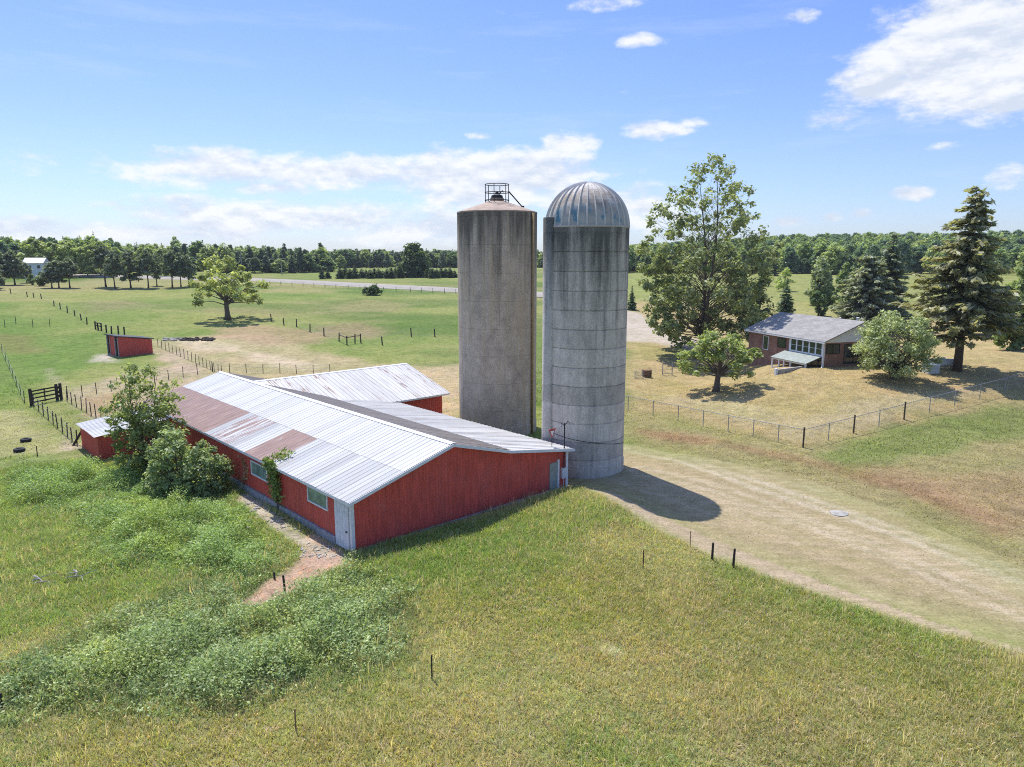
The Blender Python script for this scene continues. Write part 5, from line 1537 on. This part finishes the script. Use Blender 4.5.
# pine plantation left of the silos
P1, r_ = scatter_band(-120, 330, 0, 900, 201, 352, 520)
k = 1 - .12 * sstep(-200, -90, P1[:, 0])
S1 = np.stack([k * r_.uniform(.9, 1.3, len(P1)), k * r_.uniform(.9, 1.3, len(P1)), k * r_.uniform(.5, 1.02, len(P1)) * np.where(r_.random(len(P1)) < .07, 1.3, 1)], 1)
P2, r_ = scatter_band(325, 640, 0, 800, 206, 470, 640)
S2 = r_.uniform(.6, .95, (len(P2), 1)) * np.stack([r_.uniform(1.1, 1.5, len(P2)), r_.uniform(1.1, 1.5, len(P2)), np.ones(len(P2))], 1)
wood('forest', 'long dark pine wood along the horizon left of the silos', np.concatenate([P1, P2]), np.concatenate([S1, S2]), mixed_col)
P1, r_ = scatter_band(-150, 130, 0, 120, 202, 330, 400)
S1 = r_.uniform(.7, 1.1, (len(P1), 1)) * np.ones((1, 3))
wood('forest', 'mixed far trees behind the white farmhouse', P1, S1, leaf_col)
# mixed wood on the rise to the right
P1, r_ = scatter_band(590, 1180, 0, 2000, 203, 345, 640)
keep = P1[:, 0] / np.hypot(P1[:, 0], P1[:, 1]) > .06
P1 = P1[keep]; S1 = r_.uniform(.5, 1.05, (len(P1), 1)) * np.stack([r_.uniform(.9, 1.35, len(P1)), r_.uniform(.9, 1.35, len(P1)), np.ones(len(P1))], 1)
wood('forest', 'broadleaf wood covering the far rise on the right', P1, S1, leaf_col)

# ------------------------------------------------------------------ grass and weeds
def tuft_mesh(P, hgt_, col, rg, blades=5, width=.03, spread=.14, lean=.5):
    n = len(P); N = n * blades
    base = np.repeat(P, blades, 0); base[:, :2] += rg.normal(size=(N, 2)) * spread
    base[:, 2] = terrain(base[:, 0], base[:, 1]) - .03
    h = np.repeat(hgt_, blades) * rg.uniform(.55, 1.25, N)
    a = rg.uniform(0, 2 * math.pi, N); d = np.stack([np.cos(a), np.sin(a), np.zeros(N)], 1)
    w = width * rg.uniform(.6, 1.4, N); b = rg.uniform(0, 2 * math.pi, N); s = np.stack([np.cos(b), np.sin(b), np.zeros(N)], 1)
    ln = rg.uniform(.1, 1., N) * lean
    mid = base + d * (h * ln * .35)[:, None] + Z3 * (h * .6)[:, None]
    tip = base + d * (h * ln)[:, None] + Z3 * (h * (1 - .25 * ln))[:, None]
    V = np.stack([base - s * w[:, None], base + s * w[:, None], mid + s * w[:, None] * .7, mid - s * w[:, None] * .7, tip], 1).reshape(-1, 3)
    k = np.arange(N)[:, None] * 5
    quads = k + np.array([[0, 1, 2, 3]]); tris = k + np.array([[3, 2, 4, 4]])
    # tip as a degenerate-free quad: use a small offset vertex instead of repeating one
    c = np.repeat(col, blades, 0) * rg.uniform(.72, 1.32, N)[:, None]
    return V, quads, k + np.array([[3, 2, 4]]), np.repeat(c, 5, 0)
def tuft_object(name, label, P, hg, col, rg, **kw):
    V, q, t_, c = tuft_mesh(P, hg, col, rg, **kw)
    me = bpy.data.meshes.new(name)
    nq, nt = len(q), len(t_)
    me.vertices.add(len(V)); me.vertices.foreach_set('co', V.astype(np.float32).ravel())
    me.loops.add(nq * 4 + nt * 3); me.loops.foreach_set('vertex_index', np.concatenate([q.ravel(), t_.ravel()]).astype(np.int32))
    me.polygons.add(nq + nt)
    me.polygons.foreach_set('loop_start', np.concatenate([np.arange(nq) * 4, nq * 4 + np.arange(nt) * 3]).astype(np.int32))
    me.polygons.foreach_set('loop_total', np.concatenate([np.full(nq, 4), np.full(nt, 3)]).astype(np.int32))
    me.update(calc_edges=True)
    a = me.attributes.new('col', 'FLOAT_COLOR', 'POINT'); cc = np.ones((len(V), 4), np.float32); cc[:, :3] = c; a.data.foreach_set('color', cc.ravel())
    return tag(obj_from(name, me, M['leaf']), label, 'grass', None, 'stuff')
def barn_uv(P):
    q = P - O3[:2]; return q @ U3[:2], q @ V3[:2]
def in_building(P, m=.15):
    u, v = barn_uv(P)
    a = (u > -m) & (u < UW + m) & (v > -m) & (v < BL + m)
    b = (u > -5.6 - m) & (u < 0) & (v > 30 - m) & (v < 36 + m)
    c = (u > UW - 1) & (u < WU + m) & (v > WV0 - m) & (v < WV1 + m)
    e = np.hypot(P[:, 0] - SL[0], P[:, 1] - SL[1]) < RL + m
    f = np.hypot(P[:, 0] - SR[0], P[:, 1] - SR[1]) < RR + m
    hq = P - HC[:2]; ha, hb = hq @ e2[:2], hq @ e1[:2]
    g = (ha > -3.2) & (ha < HW + m) & (hb > -.3) & (hb < HL + m)
    return a | b | c | e | f | g
def frustum(n, rmin, rmax, rg, m=60):
    a0 = math.atan2(-m - CX, F * .93); a1 = math.atan2(1024 + m - CX, F * .93)
    a = rg.uniform(a0, a1, n); d = np.sqrt(rg.uniform(rmin ** 2, rmax ** 2, n))
    return np.stack([d * np.sin(a), d * np.cos(a)], 1)
WEED = wpoly([(-60, 690), (0, 672), (70, 640), (130, 607), (200, 580), (243, 606), (262, 610), (305, 592), (330, 576), (352, 560), (385, 570), (412, 600), (408, 640), (390, 668), (300, 690), (230, 715), (150, 712), (60, 706), (-60, 735)])
LUSH = wpoly([(0, 480), (60, 462), (100, 462), (160, 478), (200, 496), (236, 500), (290, 542), (300, 556), (262, 582), (240, 600), (180, 575), (110, 570), (60, 520), (0, 510)])
rg = np.random.default_rng(77)
P = frustum(230000, 16, 66, rg)
dm = sdf(P, MEADOW); bare = np.minimum(sdf(P, DIRT[0]), sdf(P, DIRT[1]))
ok = (dm + .5 * (fbm(P[:, 0] * .8, P[:, 1] * .8, 3, 2) - .5) < .1) & ~in_building(P) & ((bare > .15) | (rg.random(len(P)) < .03))
P = P[ok]; dm = dm[ok]
col = ground_color(P)
lush = np.clip((col[:, 1] - col[:, 0]) / .045, 0, 1)
hh = .14 + .16 * fbm(P[:, 0] * .3, P[:, 1] * .3, 55, 3) + .12 * lush
PW = np.minimum(sdf(P, WEED), sdf(P, LUSH)); kp = rg.random(len(P)) < sstep(-1.6, .6, PW) + .14; P = P[kp]; col = col[kp]; lush = lush[kp]; hh = hh[kp]
straw = rg.random(len(P)) < (.24 - .14 * lush) * (.4 + 1.2 * fbm(P[:, 0] * .5, P[:, 1] * .5, 58, 3))
hue = rg.normal(size=len(P))[:, None] * np.array((.13, .02, -.05)) + 1; col = col * hue * (1 + .3 * (fbm(P[:, 0] * 1.3, P[:, 1] * 1.3, 59, 3) - .5))[:, None]
col = np.where(straw[:, None], np.array((.315, .245, .165)) * rg.uniform(.7, 1.3, (len(P), 1)), col * .95)
tuft_object('grass', 'tall green and straw coloured meadow grass in the foreground', np.concatenate([P, np.zeros((len(P), 1))], 1), hh, col, rg, blades=5, width=.015, lean=1., spread=.1)
P2 = frustum(16000, 16, 55, rg)
P2 = P2[(sdf(P2, MEADOW) < -.3) & ~in_building(P2) & (np.minimum(sdf(P2, DIRT[0]), sdf(P2, DIRT[1])) > .3) & (rg.random(len(P2)) < sstep(.4, .65, fbm(P2[:, 0] * .25, P2[:, 1] * .25, 66, 3)))]
tuft_object('grass', 'tall dry seed stalks standing in the foreground meadow', np.concatenate([P2, np.zeros((len(P2), 1))], 1), .42 + .3 * rg.random(len(P2)), np.array((.36, .29, .17)) * rg.uniform(.6, 1.2, (len(P2), 1)), rg, blades=3, width=.012, lean=.45, spread=.06)
P3 = frustum(42000, 30, 75, rg)
P3 = P3[(sdf(P3, DRIVE) < .5) & (sdf(P3, MEADOW) > 0) & ~in_building(P3)]
k3 = sstep(.42, .62, fbm(P3[:, 0] * .35, P3[:, 1] * .35, 161, 3)); P3 = P3[rg.random(len(P3)) < .15 + .85 * k3]
c3 = np.array((.30, .245, .13)) * rg.uniform(.65, 1.25, (len(P3), 1)) * (1 + rg.normal(size=(len(P3), 1)) * np.array((-.1, .06, -.1)))
tuft_object('grass', 'sparse short dry grass growing on the gravel drive', np.concatenate([P3, np.zeros((len(P3), 1))], 1), .05 + .07 * rg.random(len(P3)), c3, rg, blades=5, width=.018, lean=1.2, spread=.16)
# short grass of the lawns, yards and near fields
P = frustum(60000, 36, 125, rg)
keep = (sdf(P, MEADOW) > 0) & ~in_building(P)
dd = np.minimum(sdf(P, DRIVE), sdf(P, TRACK))
keep &= (dd > .3) | (rg.random(len(P)) < .06)
keep &= rg.random(len(P)) > sstep(65, 122, np.hypot(P[:, 0], P[:, 1]))
P = P[keep]; col = ground_color(P)
lush = np.clip((col[:, 1] - col[:, 0]) / .04, -.3, 1)
hh = .1 + .14 * np.maximum(lush, 0) + .05 * rg.random(len(P))
tuft_object('grass', 'short dry and green grass of the lawns and pastures', np.concatenate([P, np.zeros((len(P), 1))], 1), hh, col * .95, rg, blades=5, width=.035, spread=.35, lean=1.)

# leafy weeds, nettles and brambles around the barn
def weeds(name, label, poly, dens, hmul, leaf, c0, c1, seed, edge=1.2):
    rg = np.random.default_rng(seed)
    lo, hi = poly.min(0), poly.max(0)
    n = int((hi - lo).prod() * dens); P = rg.uniform(lo, hi, (n, 2))
    d = sdf(P, poly) + 1.6 * (fbm(P[:, 0] * .5, P[:, 1] * .5, seed, 3) - .5)
    ok = (d < rg.uniform(-2.4, .7, n)) & ~in_building(P, .3) & (np.minimum(sdf(P, DIRT[0]), sdf(P, DIRT[1])) > .1)
    P = P[ok]; d = d[ok]
    ln = fbm(P[:, 0] * .55, P[:, 1] * .55, seed + 3, 3)
    H = hmul * (.2 + 1.2 * sstep(.36, .68, ln) * (.6 + .8 * fbm(P[:, 0] * 1.7, P[:, 1] * 1.7, seed + 5, 2))) * np.clip(-d / edge + .35, .3, 1)
    k = 11; N = len(P) * k
    q = np.repeat(P, k, 0) + rg.normal(size=(N, 2)) * .13
    z = terrain(q[:, 0], q[:, 1]) + np.repeat(H, k) * rg.uniform(.25, 1.08, N)
    t = np.clip(np.repeat(fbm(P[:, 0] * .9, P[:, 1] * .9, seed + 9, 3), k) * .9 + rg.normal(size=N) * .22 - .0, 0, 1)
    nn = np.array((0, 0, 1.))[None] + rg.normal(size=(N, 3)) * .65
    sp_ = np.repeat(sstep(.45, .6, fbm(P[:, 0] * .4, P[:, 1] * .4, seed + 21, 3)), k)
    v, qd, c = cards(np.concatenate([q, z[:, None]], 1), nn, leaf * rg.uniform(.55, 1.35, N), rg.uniform(.3, .6, N), jitcol(c0, c1, N, rg, t) * (1 + sp_[:, None] * np.array((.12, .05, -.15))), rg, .15)
    tag(obj_from(name, mesh_np(name, v, qd, c), M['leaf']), label, 'weeds', None, 'stuff')
weeds('weeds', 'mounded grey-green leafy weeds below the bare earth patch', WEED, 44, .8, .07, (.085, .12, .042), (.265, .31, .14), 301)
weeds('weeds', 'bright green leafy weeds on the bank along the barn side', LUSH, 44, .8, .068, (.08, .12, .035), (.215, .275, .095), 302, 2.)
STRIP = wpoly([(395, 628), (440, 612), (500, 605), (560, 594), (615, 588), (618, 596), (560, 604), (500, 620), (440, 632)])
weeds('weeds', 'low band of dark weeds across the middle of the meadow', STRIP, 14, .42, .06, (.07, .09, .03), (.19, .21, .075), 304)
DARKW = wpoly([(8, 470), (30, 464), (62, 466), (66, 478), (40, 484), (15, 482)])
weeds('weeds', 'darker green leafy weeds beside the scattered rubble', DARKW, 50, .7, .06, (.05, .085, .03), (.14, .19, .065), 303)

# ------------------------------------------------------------------ sky, sun, camera
SUN_EL, SDIR = R(61.5), np.array((.49, -.872))           # SDIR: direction in which shadows fall
w = bpy.data.worlds.new('World'); sc.world = w; w.use_nodes = True
T = w.node_tree; T.nodes.clear()
def wn(t_, **k):
    n_ = T.nodes.new(t_)
    for a, b_ in k.items(): setattr(n_, a, b_)
    return n_
def wl(a, b_): T.links.new(a, b_)
sky = wn('ShaderNodeTexSky', sky_type='NISHITA'); sky.sun_disc = False
sky.sun_elevation = SUN_EL; sky.sun_rotation = math.atan2(-SDIR[0], -SDIR[1])
sky.air_density = 1.0; sky.dust_density = .6; sky.ozone_density = 2.0; sky.altitude = 200
out = wn('ShaderNodeOutputWorld'); bg = wn('ShaderNodeBackground'); bg.inputs['Strength'].default_value = .15
tc = wn('ShaderNodeTexCoord')
nv = wn('ShaderNodeVectorMath', operation='NORMALIZE'); wl(tc.outputs['Generated'], nv.inputs[0])
sp = wn('ShaderNodeSeparateXYZ'); wl(nv.outputs[0], sp.inputs[0])
def m(op, a, b_=0., c_=None):
    n_ = wn('ShaderNodeMath', operation=op)
    for i, q in enumerate((a, b_, c_)):
        if q is None: continue
        if isinstance(q, bpy.types.NodeSocket): wl(q, n_.inputs[i])
        else: n_.inputs[i].default_value = q
    return n_.outputs[0]
az = m('ARCTAN2', sp.outputs['X'], sp.outputs['Y']); el = m('ARCSINE', sp.outputs['Z'])
def cloud_noise(scx, scy, ox, oy, detail, rough):
    cb = wn('ShaderNodeCombineXYZ'); wl(m('MULTIPLY_ADD', az, scx, ox), cb.inputs[0]); wl(m('MULTIPLY_ADD', el, scy, oy), cb.inputs[1])
    n_ = wn('ShaderNodeTexNoise', noise_dimensions='2D'); n_.inputs['Scale'].default_value = 1; n_.inputs['Detail'].default_value = detail; n_.inputs['Roughness'].default_value = rough
    wl(cb.outputs[0], n_.inputs['Vector']); return n_.outputs['Fac']
def px_azel(px, py):
    r = ray(px, py); return math.atan2(r[0], r[1]), math.asin(r[2] / np.linalg.norm(r))
# clouds: centre (as seen in the photo), half width, half height, strength
CL = [(320, 172, 250, 22, 1.1), (190, 168, 110, 15, 1.0), (500, 178, 120, 32, 1.3), (110, 231, 190, 14, 1.15), (290, 218, 180, 22, 1.2), (430, 230, 130, 18, 1.15), (0, 232, 60, 15, 1.2), (270, 188, 60, 10, 1.0),
      (640, 205, 70, 24, 1.1), (965, 45, 120, 70, 1.6), (885, 88, 75, 26, 1.2), (1010, 92, 75, 36, 1.35), (840, 118, 50, 13, 1.0), (573, 141, 32, 13, 1.0), (655, 130, 40, 11, 1.0), (640, 40, 26, 9, .75), (800, 17, 24, 11, .85), (690, 122, 22, 7, .8), (480, 136, 20, 5, .7),
      (910, 194, 26, 8, .75), (958, 146, 34, 8, .6), (1010, 176, 30, 18, .85), (788, 222, 28, 7, .95), (830, 218, 18, 7, 1.0), (862, 215, 18, 7, .95), (610, 3, 50, 10, .85), (190, 207, 60, 7, .5), (700, 225, 40, 8, .5)]
tot = None
for (px, py, hw, hh_, s) in CL:
    a0, e0 = px_azel(px, py); a1, _ = px_azel(px + hw, py); _, e1_ = px_azel(px, py - hh_)
    dx = m('DIVIDE', m('SUBTRACT', az, a0), abs(a1 - a0)); dy = m('DIVIDE', m('SUBTRACT', el, e0), abs(e1_ - e0))
    d = m('SQRT', m('ADD', m('MULTIPLY', dx, dx), m('MULTIPLY', dy, dy)))
    k_ = m('MULTIPLY', m('MAXIMUM', m('SUBTRACT', 1.35, d), 0.), s)
    tot = k_ if tot is None else m('MAXIMUM', tot, k_)
n1 = cloud_noise(9, 22, 3.1, 1.7, 7, .6); n2s = cloud_noise(9, 22, 3.1, 1.7 + .25, 7, .6); n3 = cloud_noise(34, 60, 9.1, 4.7, 5, .6)
dens = m('ADD', m('MULTIPLY_ADD', m('MINIMUM', m('MULTIPLY', tot, 2.2), 1.), .3, -.3), m('ADD', m('MULTIPLY', tot, .62), m('ADD', m('MULTIPLY_ADD', n1, 1.7, -.85), m('MULTIPLY_ADD', n3, .7, -.35))))
mr = wn('ShaderNodeMapRange', interpolation_type='SMOOTHSTEP'); wl(dens, mr.inputs[0]); mr.inputs[1].default_value = .1; mr.inputs[2].default_value = .72
# faint high haze streaks
cirr = m('MULTIPLY', m('MAXIMUM', m('SUBTRACT', cloud_noise(3.5, 26, 7., 2., 6, .65), .55), 0.), .7)
rp_ = wn('ShaderNodeValToRGB'); wl(el, rp_.inputs[0]); e_ = rp_.color_ramp.elements
e_[0].position = 0.; e_[0].color = (.46, .515, .68, 1); e_[1].position = .34; e_[1].color = (.455, .525, .75, 1)
q_ = e_.new(.12); q_.color = (.49, .53, .71, 1)
q2_ = e_.new(.75); q2_.color = (1., 1.05, 1.3, 1)
tn = wn('ShaderNodeMix', data_type='RGBA', blend_type='MULTIPLY'); tn.inputs[0].default_value = 1.; wl(sky.outputs[0], tn.inputs[6]); wl(rp_.outputs[0], tn.inputs[7])
skyc = tn.outputs[2]
edge = m('SUBTRACT', n1, n2s)
lit = wn('ShaderNodeMapRange'); wl(edge, lit.inputs[0]); lit.inputs[1].default_value = -.12; lit.inputs[2].default_value = .1; lit.inputs[3].default_value = .0; lit.inputs[4].default_value = 1.
ccol = wn('ShaderNodeMix', data_type='RGBA'); wl(lit.outputs[0], ccol.inputs[0]); ccol.inputs[6].default_value = (3.0, 3.3, 3.8, 1); ccol.inputs[7].default_value = (4.25, 4.3, 4.35, 1)
mx0 = wn('ShaderNodeMix', data_type='RGBA'); wl(cirr, mx0.inputs[0]); wl(skyc, mx0.inputs[6]); mx0.inputs[7].default_value = (3.6, 3.9, 4.4, 1)
mx = wn('ShaderNodeMix', data_type='RGBA'); wl(m('MULTIPLY', mr.outputs[0], .93), mx.inputs[0]); wl(mx0.outputs[2], mx.inputs[6]); wl(ccol.outputs[2], mx.inputs[7])
wl(mx.outputs[2], bg.inputs['Color']); wl(bg.outputs[0], out.inputs['Surface'])

HAZE = .0001
if HAZE:
    t = NT('thin_air_haze')
    pv = t.n('ShaderNodeVolumePrincipled', i_Color=(.80, .87, .97), i_Density=HAZE); pv.inputs['Anisotropy'].default_value = .2
    t.t.links.new(pv.outputs[0], t.out.inputs['Volume'])
    mb = MB(); mb.box((0, 850, 30), (4400, 3000, 84)); hz_o = mb.build('haze', t.m); tag(hz_o, 'thin summer haze over the fields', None, None, 'stuff')

sl = bpy.data.lights.new('sun', 'SUN'); sl.energy = 4.0; sl.angle = R(.53); sl.color = (1., .96, .9)
so = bpy.data.objects.new('sun', sl); C.objects.link(so)
so.rotation_euler = Vector((SDIR[0] * math.cos(SUN_EL), SDIR[1] * math.cos(SUN_EL), -math.sin(SUN_EL))).to_track_quat('-Z', 'Y').to_euler()
so.location = (-40, 60, 80)

cam = bpy.data.cameras.new('camera'); cam.sensor_width = 36; cam.lens = F / 1024 * 36; cam.clip_end = 6000; cam.clip_start = .5
co = bpy.data.objects.new('camera', cam); C.objects.link(co); co.location = (0, 0, CAMH); co.rotation_euler = (math.pi / 2 - PITCH, 0, 0)
sc.camera = co
sc.view_settings.view_transform = 'Standard'; sc.view_settings.look = 'None'; sc.view_settings.exposure = .66; sc.view_settings.gamma = 1
sc.render.engine = 'CYCLES'
sc.cycles.filter_width = 1.05; sc.cycles.max_bounces = 6; sc.cycles.diffuse_bounces = 3; sc.cycles.transparent_max_bounces = 12
sc.cycles.use_denoising = False
